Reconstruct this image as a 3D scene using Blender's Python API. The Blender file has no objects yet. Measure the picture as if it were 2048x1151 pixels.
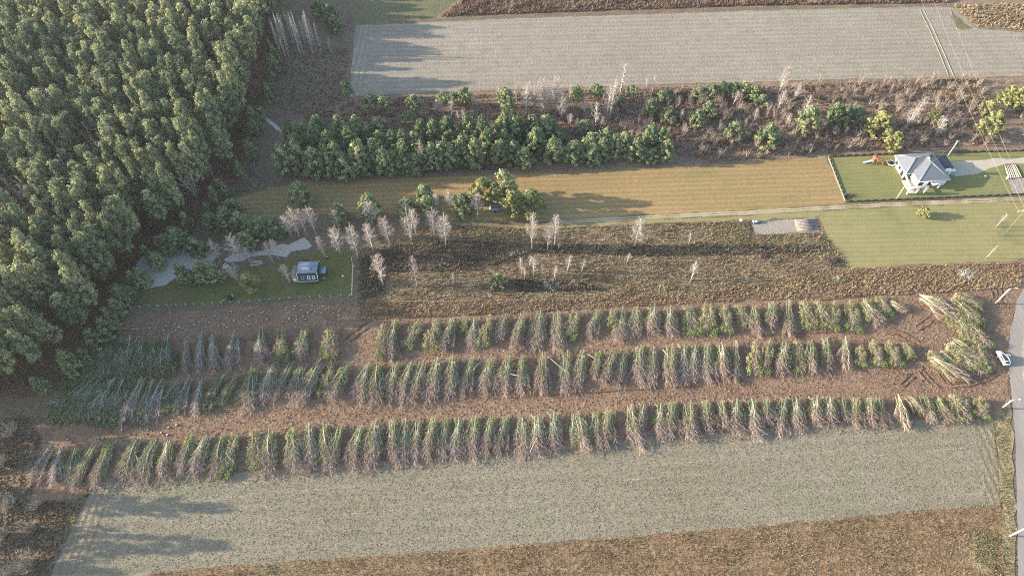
import bpy, math, random
import numpy as np
from mathutils import Vector, Matrix
from mathutils.geometry import tessellate_polygon

R = math.radians
random.seed(7)
rng = np.random.default_rng(11)
S = bpy.context.scene
COL = S.collection

# ------------------------------------------------------------------ camera
ALT = 150.0                       # flying height of the drone, metres
DEP = R(53.7)                     # how far it looks down
FPX = 1366.0                      # focal length in pixels of the 2048-wide photo
cd = bpy.data.cameras.new('camera')
cam = bpy.data.objects.new('camera', cd)
COL.objects.link(cam)
cam.location = (0, 0, ALT)
cam.rotation_euler = (R(90) - DEP, 0, 0)
cd.sensor_width = 36
cd.lens = 36 * FPX / 2048
cd.clip_start = 1
cd.clip_end = 20000
S.camera = cam

# ------------------------------------------------------------------ light
SUN_EL = R(15.5)
SHADOW = Vector((1.0, -0.03, 0)).normalized()      # the way shadows fall on the ground
w = bpy.data.worlds.new('World')
S.world = w
w.use_nodes = True
nt = w.node_tree
sky = nt.nodes.new('ShaderNodeTexSky')
sky.sky_type = 'NISHITA'
sky.sun_disc = False
sky.sun_elevation = SUN_EL
sky.sun_rotation = R(-91.7)
sky.air_density = 1.0
sky.dust_density = 1.2
sky.ozone_density = 1.0
bg = nt.nodes['Background']
bg.inputs['Strength'].default_value = 0.15
nt.links.new(sky.outputs[0], bg.inputs[0])
sl = bpy.data.lights.new('sun', 'SUN')
sl.energy = 5.0
sl.angle = R(0.5)
sl.color = (1.0, 0.86, 0.68)
sun = bpy.data.objects.new('sun', sl)
COL.objects.link(sun)
sun.location = (-200, 100, 200)
d = Vector((SHADOW.x * math.cos(SUN_EL), SHADOW.y * math.cos(SUN_EL), -math.sin(SUN_EL)))
sun.rotation_euler = d.to_track_quat('-Z', 'Y').to_euler()
S.view_settings.view_transform = 'Standard'
S.view_settings.look = 'None'
S.view_settings.gamma = 1
S.view_settings.exposure = 1.5
S.view_settings.use_curve_mapping = False
S.cycles.max_bounces = 5
S.cycles.diffuse_bounces = 3
S.cycles.use_denoising = False
S.cycles.pixel_filter_type = 'BLACKMAN_HARRIS'
S.cycles.filter_width = 1.1

HAZE = 0.00009                    # density of the air
S.cycles.volume_bounces = 0
SD, CD = math.sin(DEP), math.cos(DEP)


def g(u, v, z=0.0):
    """photo pixel -> point of the place at height z"""
    x, y = u - 1024, 575.5 - v
    dx, dy, dz = x, y * SD + FPX * CD, y * CD - FPX * SD
    t = (z - ALT) / dz
    return Vector((dx * t, dy * t, z))


def height_at(vb, vt):
    """height of an upright thing with its foot at pixel row vb and its top at pixel row vt"""
    y = g(1024, vb).y
    yc = 575.5 - vt
    return ALT - y * (FPX * SD - CD * yc) / (SD * yc + FPX * CD)


def mpp(v):
    yc = 575.5 - v
    return ALT / (FPX * SD - CD * yc)


# ------------------------------------------------------------------ naming
def tag(o, label=None, cat=None, group=None, kind=None):
    if label: o['label'] = label
    if cat: o['category'] = cat
    if group: o['group'] = group
    if kind: o['kind'] = kind
    return o


def empty(name, loc=(0, 0, 0), rz=0.0, label=None, cat=None, group=None):
    o = bpy.data.objects.new(name, None)
    o.location = loc
    o.rotation_euler = (0, 0, rz)
    o.empty_display_size = 0.3
    COL.objects.link(o)
    return tag(o, label, cat, group)


def obj(name, me, parent=None, loc=None):
    o = bpy.data.objects.new(name, me)
    COL.objects.link(o)
    if parent: o.parent = parent
    if loc is not None: o.location = loc
    return o


def copy_tree(o, parent=None):
    c = o.copy()
    COL.objects.link(c)
    if parent: c.parent = parent
    for ch in list(o.children): copy_tree(ch, c)
    return c


ONES = ['', 'first', 'second', 'third', 'fourth', 'fifth', 'sixth', 'seventh', 'eighth', 'ninth', 'tenth', 'eleventh',
        'twelfth', 'thirteenth', 'fourteenth', 'fifteenth', 'sixteenth', 'seventeenth', 'eighteenth', 'nineteenth']
TENS = ['', '', 'twenty', 'thirty', 'forty', 'fifty', 'sixty', 'seventy', 'eighty']


def ordinal(n):
    if n < 20: return ONES[n]
    t, k = divmod(n, 10)
    return (TENS[t][:-1] + 'ieth') if k == 0 else TENS[t] + '-' + ONES[k]


def place(i, n, left='left', right='right'):
    """i from 0: its place in a row of n counted from the nearer end"""
    if i == 0: return left + 'most'
    if i == n - 1: return right + 'most'
    if i < n / 2: return ordinal(i + 1) + ' from the ' + left
    return ordinal(n - i) + ' from the ' + right


def lab(look, i, n, where):
    t = look if n == 1 else f'{look}, {place(i, n)} {where}'
    if len(t.split()) > 16: print('LONG', len(t.split()), t)
    return t


# ------------------------------------------------------------------ mesh builder
class MB:
    def __init__(s):
        s.v, s.n, s.f3, s.f4, s.t3, s.t4, s.m3, s.m4 = [], 0, [], [], [], [], [], []

    def add(s, V, F, tone=0.5, mat=0):
        V = np.asarray(V, dtype=np.float64).reshape(-1, 3)
        F = np.asarray(F, dtype=np.int64)
        k = len(F)
        t = np.full(k, tone) if np.isscalar(tone) else np.asarray(tone)
        m = np.full(k, mat)
        if F.shape[1] == 3:
            s.f3.append(F + s.n); s.t3.append(t); s.m3.append(m)
        else:
            s.f4.append(F + s.n); s.t4.append(t); s.m4.append(m)
        s.v.append(V); s.n += len(V)
        return s

    def box(s, c, size, rz=0.0, tone=0.5, mat=0):
        x, y, z = size[0] / 2, size[1] / 2, size[2] / 2
        V = np.array([[a * x, b * y, e * z] for e in (-1, 1) for a, b in ((-1, -1), (1, -1), (1, 1), (-1, 1))])
        cz, sz = math.cos(rz), math.sin(rz)
        V = np.stack([V[:, 0] * cz - V[:, 1] * sz, V[:, 0] * sz + V[:, 1] * cz, V[:, 2]], 1) + np.array(c)
        F = [[0, 3, 2, 1], [4, 5, 6, 7], [0, 1, 5, 4], [1, 2, 6, 5], [2, 3, 7, 6], [3, 0, 4, 7]]
        return s.add(V, F, tone, mat)

    def bar(s, a, b, wd, ht=None, tone=0.5, mat=0):
        """a square bar between two points"""
        a, b = Vector(a), Vector(b)
        return s.tube([a, b], [wd / 2 * 1.414] * 2, 4, True, tone, mat)

    def tube(s, pts, rad, ns=5, cap=True, tone=0.5, mat=0):
        pts = [Vector(p) for p in pts]
        V = []
        for i, p in enumerate(pts):
            t = (pts[min(i + 1, len(pts) - 1)] - pts[max(i - 1, 0)]).normalized()
            a = t.orthogonal().normalized() if abs(t.z) > 0.95 else t.cross(Vector((0, 0, 1))).normalized()
            b = t.cross(a)
            for k in range(ns):
                an = 2 * math.pi * (k + 0.5) / ns
                V.append(p + (a * math.cos(an) + b * math.sin(an)) * rad[i])
        F = []
        for i in range(len(pts) - 1):
            for k in range(ns):
                k2 = (k + 1) % ns
                F.append([i * ns + k, i * ns + k2, (i + 1) * ns + k2, (i + 1) * ns + k])
        n0 = s.n
        s.add(V, F, tone, mat)
        if cap:
            e = (len(pts) - 1) * ns
            s.f3.append(np.array([[n0 + e, n0 + e + k, n0 + e + k + 1] for k in range(1, ns - 1)] +
                                 [[n0, n0 + k + 1, n0 + k] for k in range(1, ns - 1)]))
            s.t3.append(np.full(2 * (ns - 2), tone)); s.m3.append(np.full(2 * (ns - 2), mat))
        return s

    def poly(s, pts, tone=0.5, mat=0):
        pts = [Vector(p) for p in pts]
        if len(pts) == 3: return s.add(pts, [[0, 1, 2]], tone, mat)
        if len(pts) == 4: return s.add(pts, [[0, 1, 2, 3]], tone, mat)
        return s.add(pts, tessellate_polygon([pts]), tone, mat)

    def mesh(s, name, mats, smooth=False):
        me = bpy.data.meshes.new(name)
        V = np.concatenate(s.v)
        f3 = np.concatenate(s.f3) if s.f3 else np.zeros((0, 3), int)
        f4 = np.concatenate(s.f4) if s.f4 else np.zeros((0, 4), int)
        n3, n4 = len(f3), len(f4)
        me.vertices.add(len(V))
        me.vertices.foreach_set('co', V.ravel().astype(np.float32))
        li = np.concatenate([f3.ravel(), f4.ravel()]).astype(np.int32)
        me.loops.add(len(li))
        me.loops.foreach_set('vertex_index', li)
        me.polygons.add(n3 + n4)
        st = np.concatenate([np.arange(n3) * 3, n3 * 3 + np.arange(n4) * 4]).astype(np.int32)
        me.polygons.foreach_set('loop_start', st)
        mi = np.concatenate(s.m3 + s.m4).astype(np.int32)
        for m in (mats if isinstance(mats, (list, tuple)) else [mats]): me.materials.append(m)
        me.polygons.foreach_set('material_index', mi)
        at = me.attributes.new('tone', 'FLOAT', 'FACE')
        at.data.foreach_set('value', np.concatenate(s.t3 + s.t4).astype(np.float32))
        me.update(calc_edges=True)
        me.validate()
        if smooth: me.polygons.foreach_set('use_smooth', [True] * (n3 + n4))
        return me

    def build(s, name, mats, parent=None, loc=None, smooth=False):
        return obj(name, s.mesh(name, mats, smooth), parent, loc)


def unit(a):
    return a / np.maximum(np.linalg.norm(a, axis=-1, keepdims=True), 1e-9)


def leaves(mb, C, N, size, r, tone=None, mat=0, aspect=0.6):
    """one rhombus leaf face per centre, facing N"""
    n = len(C)
    N = unit(N)
    A = unit(np.cross(N, r.normal(size=(n, 3))))
    B = np.cross(N, A)
    sz = np.asarray(size).reshape(-1, 1) * np.ones((n, 1))
    V = np.stack([C - A * sz, C - B * sz * aspect, C + A * sz, C + B * sz * aspect], 1).reshape(-1, 3)
    F = np.arange(n * 4).reshape(n, 4)
    mb.add(V, F, r.random(n) if tone is None else tone, mat)


def ribbons(mb, P, D, L, W, r, tone=None, mat=0):
    """one thin tapering twig per start point"""
    n = len(P)
    D = unit(D)
    A = unit(np.cross(D, r.normal(size=(n, 3))))
    L = np.asarray(L).reshape(-1, 1) * np.ones((n, 1))
    W = np.asarray(W).reshape(-1, 1) * np.ones((n, 1))
    V = np.stack([P - A * W / 2, P + A * W / 2, P + D * L], 1).reshape(-1, 3)
    mb.add(V, np.arange(n * 3).reshape(n, 3), r.random(n) if tone is None else tone, mat)


# ------------------------------------------------------------------ materials
def new_mat(name):
    m = bpy.data.materials.new(name)
    m.use_nodes = True
    t = m.node_tree
    b = t.nodes['Principled BSDF']
    b.inputs['Roughness'].default_value = 0.9
    b.inputs['Specular IOR Level'].default_value = 0.15
    return m, t, b


def ramp(t, fac, stops):
    n = t.nodes.new('ShaderNodeValToRGB')
    e = n.color_ramp.elements
    while len(e) < len(stops): e.new(0.5)
    for k, (p, c) in enumerate(stops):
        e[k].position = p
        e[k].color = (*c, 1)
    t.links.new(fac, n.inputs[0])
    return n.outputs[0]


def noise(t, vec, scale, detail=3, rough=0.6):
    n = t.nodes.new('ShaderNodeTexNoise')
    n.inputs['Scale'].default_value = scale
    n.inputs['Detail'].default_value = detail
    n.inputs['Roughness'].default_value = rough
    t.links.new(vec, n.inputs['Vector'])
    return n.outputs['Fac']


def mix(t, fac, a, b, mode='MIX'):
    n = t.nodes.new('ShaderNodeMix')
    n.data_type = 'RGBA'
    n.blend_type = mode
    for i, x in ((0, fac), (6, a), (7, b)):
        if hasattr(x, 'links') or isinstance(x, bpy.types.NodeSocket): t.links.new(x, n.inputs[i])
        elif i == 0: n.inputs[0].default_value = x
        else: n.inputs[i].default_value = (*x, 1)
    return n.outputs[2]


def math_n(t, op, a, b=0.0, c=None):
    n = t.nodes.new('ShaderNodeMath')
    n.operation = op
    for i, x in enumerate((a, b) if c is None else (a, b, c)):
        if isinstance(x, bpy.types.NodeSocket): t.links.new(x, n.inputs[i])
        else: n.inputs[i].default_value = x
    return n.outputs[0]


def world_vec(t, sc=(1, 1, 1), rot=0.0):
    gN = t.nodes.new('ShaderNodeNewGeometry')
    mp = t.nodes.new('ShaderNodeMapping')
    mp.inputs['Scale'].default_value = sc
    mp.inputs['Rotation'].default_value = (0, 0, rot)
    t.links.new(gN.outputs['Position'], mp.inputs[0])
    return mp.outputs[0]


def tone_mat(name, stops, var=0.25, transl=0.0, rough=0.9, spec=0.1):
    """colour by the per-face tone, shifted a little from plant to plant"""
    m, t, b = new_mat(name)
    a = t.nodes.new('ShaderNodeAttribute')
    a.attribute_name = 'tone'
    oi = t.nodes.new('ShaderNodeObjectInfo')
    f = math_n(t, 'MULTIPLY_ADD', oi.outputs['Random'], var, -var / 2)
    f = math_n(t, 'ADD', a.outputs['Fac'], f)
    c = ramp(t, f, stops)
    t.links.new(c, b.inputs['Base Color'])
    b.inputs['Roughness'].default_value = rough
    b.inputs['Specular IOR Level'].default_value = spec
    if transl > 0:
        tr = t.nodes.new('ShaderNodeBsdfTranslucent')
        t.links.new(c, tr.inputs[0])
        mx = t.nodes.new('ShaderNodeMixShader')
        mx.inputs[0].default_value = transl
        t.links.new(b.outputs[0], mx.inputs[1])
        t.links.new(tr.outputs[0], mx.inputs[2])
        t.links.new(mx.outputs[0], t.nodes['Material Output'].inputs[0])
    return m


def plain(name, c, rough=0.7, spec=0.3, metal=0.0, var=0.12, scale=1.5):
    """a surface of one colour with faint weathering"""
    m, t, b = new_mat(name)
    v = world_vec(t)
    n = noise(t, v, scale, 4)
    lo = tuple(x * (1 - var) for x in c)
    hi = tuple(min(1, x * (1 + var)) for x in c)
    t.links.new(ramp(t, n, [(0.3, lo), (0.7, hi)]), b.inputs['Base Color'])
    b.inputs['Roughness'].default_value = rough
    b.inputs['Specular IOR Level'].default_value = spec
    b.inputs['Metallic'].default_value = metal
    return m


def ground_mat(name, c1, c2, c3, big=0.03, mid=0.25, fine=1.6, bump=0.6, dist=0.5, stripe=None, patch=None, contrast=0.5,
               stretch=(1, 1, 1), rot=0.0):
    """soil, field or grass: three colours in patches, fine grain and clods in the relief
    stripe = (width m, angle, colour strength, relief strength); patch = (colour, scale, threshold)"""
    m, t, b = new_mat(name)
    v = world_vec(t)
    vs = world_vec(t, stretch, rot)
    nb, nm, nf = noise(t, v, big, 4), noise(t, vs, mid, 5, 0.65), noise(t, world_vec(t, (max(stretch[0], .4) if stretch[0] < .3 else stretch[0], stretch[1], 1), rot), fine, 4, 0.7)
    col = mix(t, ramp(t, nb, [(0.35, (0, 0, 0)), (0.65, (1, 1, 1))]), c1, c2)
    col = mix(t, ramp(t, nm, [(0.45, (0, 0, 0)), (0.72, (1, 1, 1))]), col, c3)
    if patch:
        pc, ps, th = patch
        pn = noise(t, v, ps, 5)
        col = mix(t, ramp(t, pn, [(th, (0, 0, 0)), (th + 0.1, (1, 1, 1))]), col, pc)
    k = contrast
    gr = ramp(t, nf, [(0.25, (1 - k,) * 3), (0.75, (1 + k,) * 3)])
    col = mix(t, 1.0, col, gr, 'MULTIPLY')
    h = nf
    if stripe:
        wd, an, cs, bs = stripe
        sv = world_vec(t, (1, 1, 1), an)
        wv = t.nodes.new('ShaderNodeTexWave')
        wv.wave_type = 'BANDS'
        wv.bands_direction = 'Y'
        wv.inputs['Scale'].default_value = 0.314 / wd
        wv.inputs['Distortion'].default_value = 1.2
        wv.inputs['Detail'].default_value = 2
        wv.inputs['Detail Scale'].default_value = 0.6
        t.links.new(sv, wv.inputs['Vector'])
        br = noise(t, world_vec(t, (0.05, 1.2, 1), an), 0.5, 3)
        wf = math_n(t, 'MULTIPLY', wv.outputs['Fac'], br)
        sc = ramp(t, wf, [(0.1, (1 - cs,) * 3), (0.6, (1 + cs * 0.6,) * 3)])
        col = mix(t, 1.0, col, sc, 'MULTIPLY')
        h = math_n(t, 'ADD', nf, math_n(t, 'MULTIPLY', wf, bs))
    t.links.new(col, b.inputs['Base Color'])
    b.inputs['Roughness'].default_value = 1.0
    b.inputs['Specular IOR Level'].default_value = 0.0
    bp = t.nodes.new('ShaderNodeBump')
    bp.inputs['Strength'].default_value = bump
    bp.inputs['Distance'].default_value = dist
    t.links.new(h, bp.inputs['Height'])
    t.links.new(bp.outputs[0], b.inputs['Normal'])
    return m


# ------------------------------------------------------------------ the ground
LEVEL = [0]


def world_poly(px, jit=0.0, step=2.5):
    """outline in photo pixels -> outline on the ground with a slightly ragged edge"""
    pts = [g(u, max(v, -420)) for u, v in px]
    if jit <= 0: return [Vector((p.x, p.y, 0)) for p in pts]
    out = []
    rr = random.Random(len(px) * 31 + int(px[0][0]))
    for i, a in enumerate(pts):
        b = pts[(i + 1) % len(pts)]
        n = max(1, min(90, int((b - a).length / step)))
        for k in range(n):
            p = a.lerp(b, k / n)
            q = rr.uniform(-jit, jit), rr.uniform(-jit, jit)
            out.append(Vector((p.x + q[0], p.y + q[1], 0)))
    return out


def sheet(name, px, m, jit=0.5, step=2.5, label=None):
    LEVEL[0] += 1
    z = 0.002 * LEVEL[0]
    pts = world_poly(px, jit, step)
    mb = MB()
    tri = tessellate_polygon([pts])
    V = [(p.x, p.y, z) for p in pts]
    F = []
    for a, b2, c in tri:
        A, B, Cc = pts[a], pts[b2], pts[c]
        F.append((a, b2, c) if (B - A).cross(Cc - A).z > 0 else (a, c, b2))
    mb.add(V, F)
    return tag(mb.build(name, m), label, None, None, 'structure')


def ribbon_sheet(name, left, right, m, jit=0.15, label=None):
    return sheet(name, left + right[::-1], m, jit, 3.0, label)


M = {}
M['heath'] = ground_mat('heath', (.20, .145, .105), (.165, .145, .09), (.135, .10, .08), bump=.7, patch=((.20, .18, .10), .05, .58))
M['litter'] = ground_mat('pine_litter', (.17, .105, .065), (.13, .085, .055), (.09, .065, .05), bump=.5)
M['plough'] = ground_mat('ploughed_soil', (.28, .245, .195), (.315, .28, .23), (.245, .215, .165), fine=1.3, bump=.55, dist=.45, contrast=.22,
                         stripe=(2.6, R(-2.2), .11, .8))
M['scrub_soil'] = ground_mat('scrub_soil', (.24, .165, .12), (.20, .145, .105), (.29, .22, .155), bump=.8, patch=((.17, .155, .09), .08, .6))
M['tussock'] = ground_mat('tussock_grass', (.33, .26, .17), (.27, .21, .14), (.19, .14, .10), fine=.9, bump=1.0, dist=.8)
M['green_rough'] = ground_mat('rough_grass', (.15, .15, .085), (.18, .15, .09), (.11, .12, .07), bump=.6)
M['meadow'] = ground_mat('dry_meadow', (.35, .235, .115), (.29, .21, .10), (.265, .21, .10), big=.018, mid=.12, fine=2.2, bump=.35, contrast=.2,
                         stripe=(1.9, R(-2.5), .13, .5), patch=((.22, .20, .08), .035, .56), stretch=(.35, 1, 1))
M['lawn'] = ground_mat('garden_lawn', (.17, .19, .075), (.235, .215, .095), (.19, .19, .08), big=.06, fine=2.5, bump=.2, contrast=.15,
                       stripe=(1.5, R(-3), .08, .2))
M['mown'] = ground_mat('mown_grass', (.285, .25, .12), (.25, .235, .105), (.24, .21, .10), fine=2.4, bump=.25, contrast=.14,
                       stripe=(1.7, R(-1.2), .09, .3), patch=((.19, .185, .09), .05, .6))
M['yard'] = ground_mat('yard_grass', (.12, .135, .045), (.16, .135, .06), (.10, .11, .045), big=.07, bump=.3, contrast=.25)
M['sand'] = ground_mat('grey_sand', (.50, .455, .40), (.42, .38, .33), (.45, .41, .36), fine=1.2, bump=.4, contrast=.2)
M['track'] = ground_mat('track_dust', (.44, .37, .26), (.38, .32, .23), (.32, .27, .18), fine=2, bump=.2, contrast=.15)
M['track_mid'] = ground_mat('track_grass', (.24, .20, .10), (.20, .18, .08), (.27, .21, .12), bump=.4)
M['drive'] = ground_mat('gravel_drive', (.42, .37, .30), (.36, .33, .28), (.45, .40, .33), fine=2, bump=.2, contrast=.12)
M['weeds'] = ground_mat('weedy_soil', (.23, .17, .11), (.20, .16, .10), (.30, .23, .145), mid=.35, fine=1.1, bump=1.0, dist=.7,
                        patch=((.19, .185, .10), .07, .57), contrast=.5)
M['cleared'] = ground_mat('cleared_soil', (.235, .15, .10), (.20, .13, .09), (.28, .20, .135), mid=.3, fine=1.3, bump=.75, dist=.5, contrast=.35,
                          patch=((.19, .115, .08), .06, .58), stretch=(.6, 1, 1))
M['crop'] = ground_mat('sprouting_field', (.25, .215, .15), (.285, .25, .19), (.225, .20, .14), fine=1.5, bump=.6, dist=.5, contrast=.22,
                       stripe=(3.1, R(-4.5), .05, .12), patch=((.23, .215, .14), .03, .55), stretch=(.1, 1.4, 1), rot=R(-4.5))
M['headland'] = ground_mat('headland_soil', (.25, .205, .145), (.27, .23, .165), (.215, .185, .125), fine=1.5, bump=.6, contrast=.25, stripe=(1.6, R(90), .16, .6))
M['headland_pale'] = ground_mat('pale_headland_soil', (.29, .26, .20), (.31, .275, .215), (.25, .23, .17), fine=1.4, bump=.5, contrast=.2, stripe=(2, R(90), .14, .6))
M['pale_soil'] = ground_mat('pale_soil', (.34, .30, .23), (.31, .275, .205), (.27, .24, .175), contrast=.25)
M['rough'] = ground_mat('rough_meadow', (.24, .155, .09), (.205, .145, .08), (.30, .21, .125), mid=.3, fine=1.3, bump=.9, dist=.6, contrast=.4,
                        stripe=(2.2, R(-4), .1, .6),
                        patch=((.20, .18, .095), .05, .57), stretch=(.6, 1, 1))
M['green_tuft'] = ground_mat('fresh_grass', (.25, .21, .12), (.28, .21, .125), (.33, .26, .16), fine=1.2, bump=.6, contrast=.35, stretch=(1, .4, 1))
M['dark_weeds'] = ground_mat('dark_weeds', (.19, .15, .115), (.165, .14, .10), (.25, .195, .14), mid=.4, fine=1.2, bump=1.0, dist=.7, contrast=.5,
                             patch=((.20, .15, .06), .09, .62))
M['road'] = ground_mat('road_surface', (.29, .26, .23), (.25, .23, .21), (.32, .29, .255), fine=2, bump=.1, contrast=.08, stretch=(1, .12, 1))
M['shoulder'] = ground_mat('sandy_shoulder', (.44, .39, .29), (.38, .33, .25), (.32, .29, .20), bump=.3)
M['bed'] = ground_mat('tilled_bed', (.31, .27, .235), (.27, .24, .21), (.34, .30, .26), fine=2, bump=.6, contrast=.25)
M['bed_dark'] = ground_mat('dug_bed', (.15, .085, .06), (.12, .075, .055), (.19, .11, .075), bump=.5)
M['rut'] = ground_mat('churned_soil', (.17, .10, .07), (.14, .085, .06), (.22, .135, .09), fine=1.6, bump=.9, contrast=.4)

mb = MB()
n = 60
gx = np.linspace(-900, 900, 13)
V = [(x, y, 0) for y in gx for x in gx]
F = [[j * 13 + i, j * 13 + i + 1, (j + 1) * 13 + i + 1, (j + 1) * 13 + i] for j in range(12) for i in range(12)]
mb.add(V, F)
tag(mb.build('ground', M['heath']), 'brown heath and dry grass between the fields and round the forest', kind='structure')

FOREST = [(-700, -330), (575, -330), (560, -60), (548, 50), (522, 150), (500, 250), (474, 330), (425, 395), (385, 445), (305, 495), (262, 550),
          (222, 610), (190, 670), (140, 735), (60, 780), (-60, 800), (-700, 830)]
sheet('forest_floor', [(-900, -400)] + [(u + 14, v + 6) for u, v in FOREST[1:-1]] + [(-900, 850)], M['litter'], 1.0)
sheet('rough_grass_strip', [(690, -120), (960, -120), (930, -10), (872, 36), (716, 50)], M['green_rough'], 1.0)
sheet('upper_scrub_ground', [(872, 36), (930, -10), (960, -120), (2600, -120), (2600, 4), (1905, 8), (1500, 14), (1030, 30)], M['scrub_soil'], .8)
sheet('tussock_ground', [(1905, 10), (2600, 0), (2600, 68), (2048, 62), (1955, 55), (1928, 36)], M['tussock'], .8)
sheet('ploughed_field', [(712, 52), (1030, 37), (1500, 22), (1830, 14), (1905, 14), (1925, 36), (1952, 57), (2048, 65), (2600, 74), (2600, 150),
                         (2048, 152), (1700, 158), (1400, 166), (1000, 180), (760, 189), (700, 193), (704, 120)], M['plough'], .3)
sheet('green_field_corner', [(1900, 16), (1922, 36), (1945, 57), (1925, 62), (1905, 40)], M['green_rough'], 1.2)
sheet('scrub_ground', [(705, 195), (1000, 183), (1400, 168.5), (1700, 160.5), (2048, 154), (2600, 152), (2600, 290), (2048, 300), (1660, 311), (1400, 334),
                       (1000, 351), (620, 367), (540, 322), (560, 255), (640, 225)], M['scrub_soil'], .8)
sheet('heath_path', [(514, 215), (522, 226), (533, 240), (552, 259), (563, 262), (556, 252), (540, 238), (527, 222)], M['sand'], .4)
sheet('scrub_path', [(1690, 209), (1800, 205), (1900, 206), (1985, 214), (1985, 219), (1900, 212), (1800, 211), (1690, 215)], M['track'], .4)
sheet('meadow', [(470, 397), (545, 372), (620, 364), (1000, 349), (1400, 332), (1652, 312), (1672, 360), (1692, 407), (1500, 421), (1300, 428), (1130, 440),
                 (1040, 442), (900, 440), (760, 424), (640, 428), (560, 442), (480, 434)], M['meadow'], .5)
sheet('garden_lawn', [(1657, 314), (1790, 308), (2048, 303), (2600, 296), (2600, 372), (2048, 389), (1692, 404)], M['lawn'], .15)
sheet('driveway', [(1896, 345), (1896, 326), (1925, 322), (1990, 318), (2600, 300), (2600, 308), (2048, 326), (2012, 328), (1978, 337), (1950, 349), (1915, 354)],
      M['drive'], .5)
sheet('dirt_track', [(1090, 444), (1300, 431), (1500, 423), (1700, 409), (2048, 393), (2600, 372), (2600, 384), (2048, 402), (1700, 417), (1500, 430), (1300, 438),
                     (1110, 449)], M['track_mid'], .3)
for dv in (0, 4.2):
    sheet('wheel_rut', [(1100, 442 + dv), (1300, 430 + dv), (1500, 421.5 + dv), (1700, 409.5 + dv), (2048, 394 + dv), (2600, 372 + dv), (2600, 374 + dv),
                        (2048, 396 + dv), (1700, 411.5 + dv), (1500, 423.8 + dv), (1300, 432.6 + dv), (1100, 444 + dv)], M['track'], .22)
sheet('grass_verge', [(1010, 452), (1110, 450), (1300, 439), (1500, 431), (1700, 418), (1760, 415), (1640, 434), (1500, 440), (1300, 447), (1060, 458)],
      M['mown'], .5)
sheet('mown_lawn', [(1636, 434), (1700, 419), (1850, 411), (2048, 403), (2600, 385), (2600, 515), (2048, 519), (1850, 529), (1700, 537), (1684, 510),
                    (1655, 475)], M['mown'], .5)
sheet('tilled_bed', [(1502, 444), (1631, 436), (1640, 463), (1511, 469)], M['bed'], .2)
sheet('weed_field', [(745, 470), (900, 448), (1060, 458), (1300, 447.5), (1500, 441), (1501, 470), (1642, 466), (1655, 477), (1684, 511), (1698, 537),
                     (1600, 562), (1400, 588), (1100, 600), (800, 600), (715, 604), (708, 520)], M['weeds'], 1.2)
sheet('cleared_ground', [(60, 860), (190, 770), (215, 690), (225, 650), (300, 627), (500, 611), (712, 604), (800, 600.5), (1100, 600.5), (1400, 588.5),
                         (1600, 562.5), (1700, 538), (1850, 530), (2048, 520), (2600, 516), (2600, 540), (2080, 548), (2044, 580), (2022, 640), (2014, 720),
                         (2020, 800), (1990, 850), (1950, 858), (1500, 884), (1000, 930), (600, 962), (300, 982), (150, 1000), (60, 1000)],
      M['cleared'], .6)
sheet('crop_field', [(192, 966), (330, 956), (600, 938), (1000, 905), (1500, 858), (1900, 836), (1985, 838), (1996, 920), (2003, 1010), (1960, 1010),
                     (1500, 1052), (1000, 1092), (560, 1124), (300, 1145), (260, 1165), (96, 1172), (105, 1140), (150, 1042)], M['crop'], .35)
sheet('headland', [(1950, 832), (1986, 838), (1997, 920), (2003, 1010), (1972, 1010), (1962, 920)], M['headland'], .4)
sheet('headland', [(190, 968), (232, 962), (204, 1040), (168, 1140), (110, 1150), (150, 1042)], M['headland'], .5)
sheet('headland', [(706, 120), (712, 52), (738, 50), (734, 120), (730, 190), (702, 192)], M['headland_pale'], .3)
for u0, v0, u1, v1 in ((300, 1006, 700, 972), (700, 972, 1010, 944), (520, 1042, 900, 1010), (930, 986, 1400, 946), (1430, 900, 1790, 874), (1300, 930, 1700, 898), (1650, 918, 1940, 894),
                       (260, 1090, 560, 1066), (1080, 1040, 1500, 1004), (1560, 990, 1900, 962), (600, 1098, 880, 1074), (1150, 905, 1330, 892)):
    sheet('drill_line', [(u0, v0), (u1, v1), (u1, v1 + 1.1), (u0, v0 + 1.1)], M['pale_soil'], .1, 4)
sheet('rough_meadow', [(260, 1165), (300, 1145.5), (560, 1124.5), (1000, 1092.5), (1500, 1052.5), (1960, 1010.5), (2003, 1010.5), (2008, 1080), (2012, 1320),
                       (60, 1420)], M['rough'], .35, 1.2)
sheet('fresh_grass', [(1945, 1070), (1975, 1072), (1990, 1120), (1995, 1140), (1960, 1140), (1935, 1110)], M['green_tuft'], 1.2)
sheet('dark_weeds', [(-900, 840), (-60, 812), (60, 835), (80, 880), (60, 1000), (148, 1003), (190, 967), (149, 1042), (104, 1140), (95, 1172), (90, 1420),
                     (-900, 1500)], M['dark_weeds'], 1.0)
sheet('roadside_verge', [(1986, 838), (2018, 790), (2024, 865), (2028, 960), (2031, 1060), (2036, 1320), (2012, 1320), (2008, 1080), (2003, 1010), (1996, 920)],
      M['green_tuft'], .5)
RL = [(2150, 440), (2085, 520), (2050, 570), (2035, 600), (2020, 658), (2016, 700), (2018, 750), (2023, 791), (2029, 865), (2032, 950), (2034, 1040), (2036, 1151), (2040, 1330)]
RR = [(u + wd, v) for (u, v), wd in zip(RL, (40, 36, 33, 31, 30, 30, 30, 31, 33, 34, 36, 38, 42))]
ribbon_sheet('road', RL, RR, M['road'], .12)
ribbon_sheet('road_shoulder', [(u - 2, v) for u, v in RR], [(u + 7, v) for u, v in RR], M['shoulder'], .25)
sheet('yard_lawn', [(240, 616), (290, 583), (350, 562), (400, 532), (440, 546), (600, 517), (640, 500), (702, 502), (706, 590), (500, 603), (380, 611)],
      M['yard'], .5)
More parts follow.
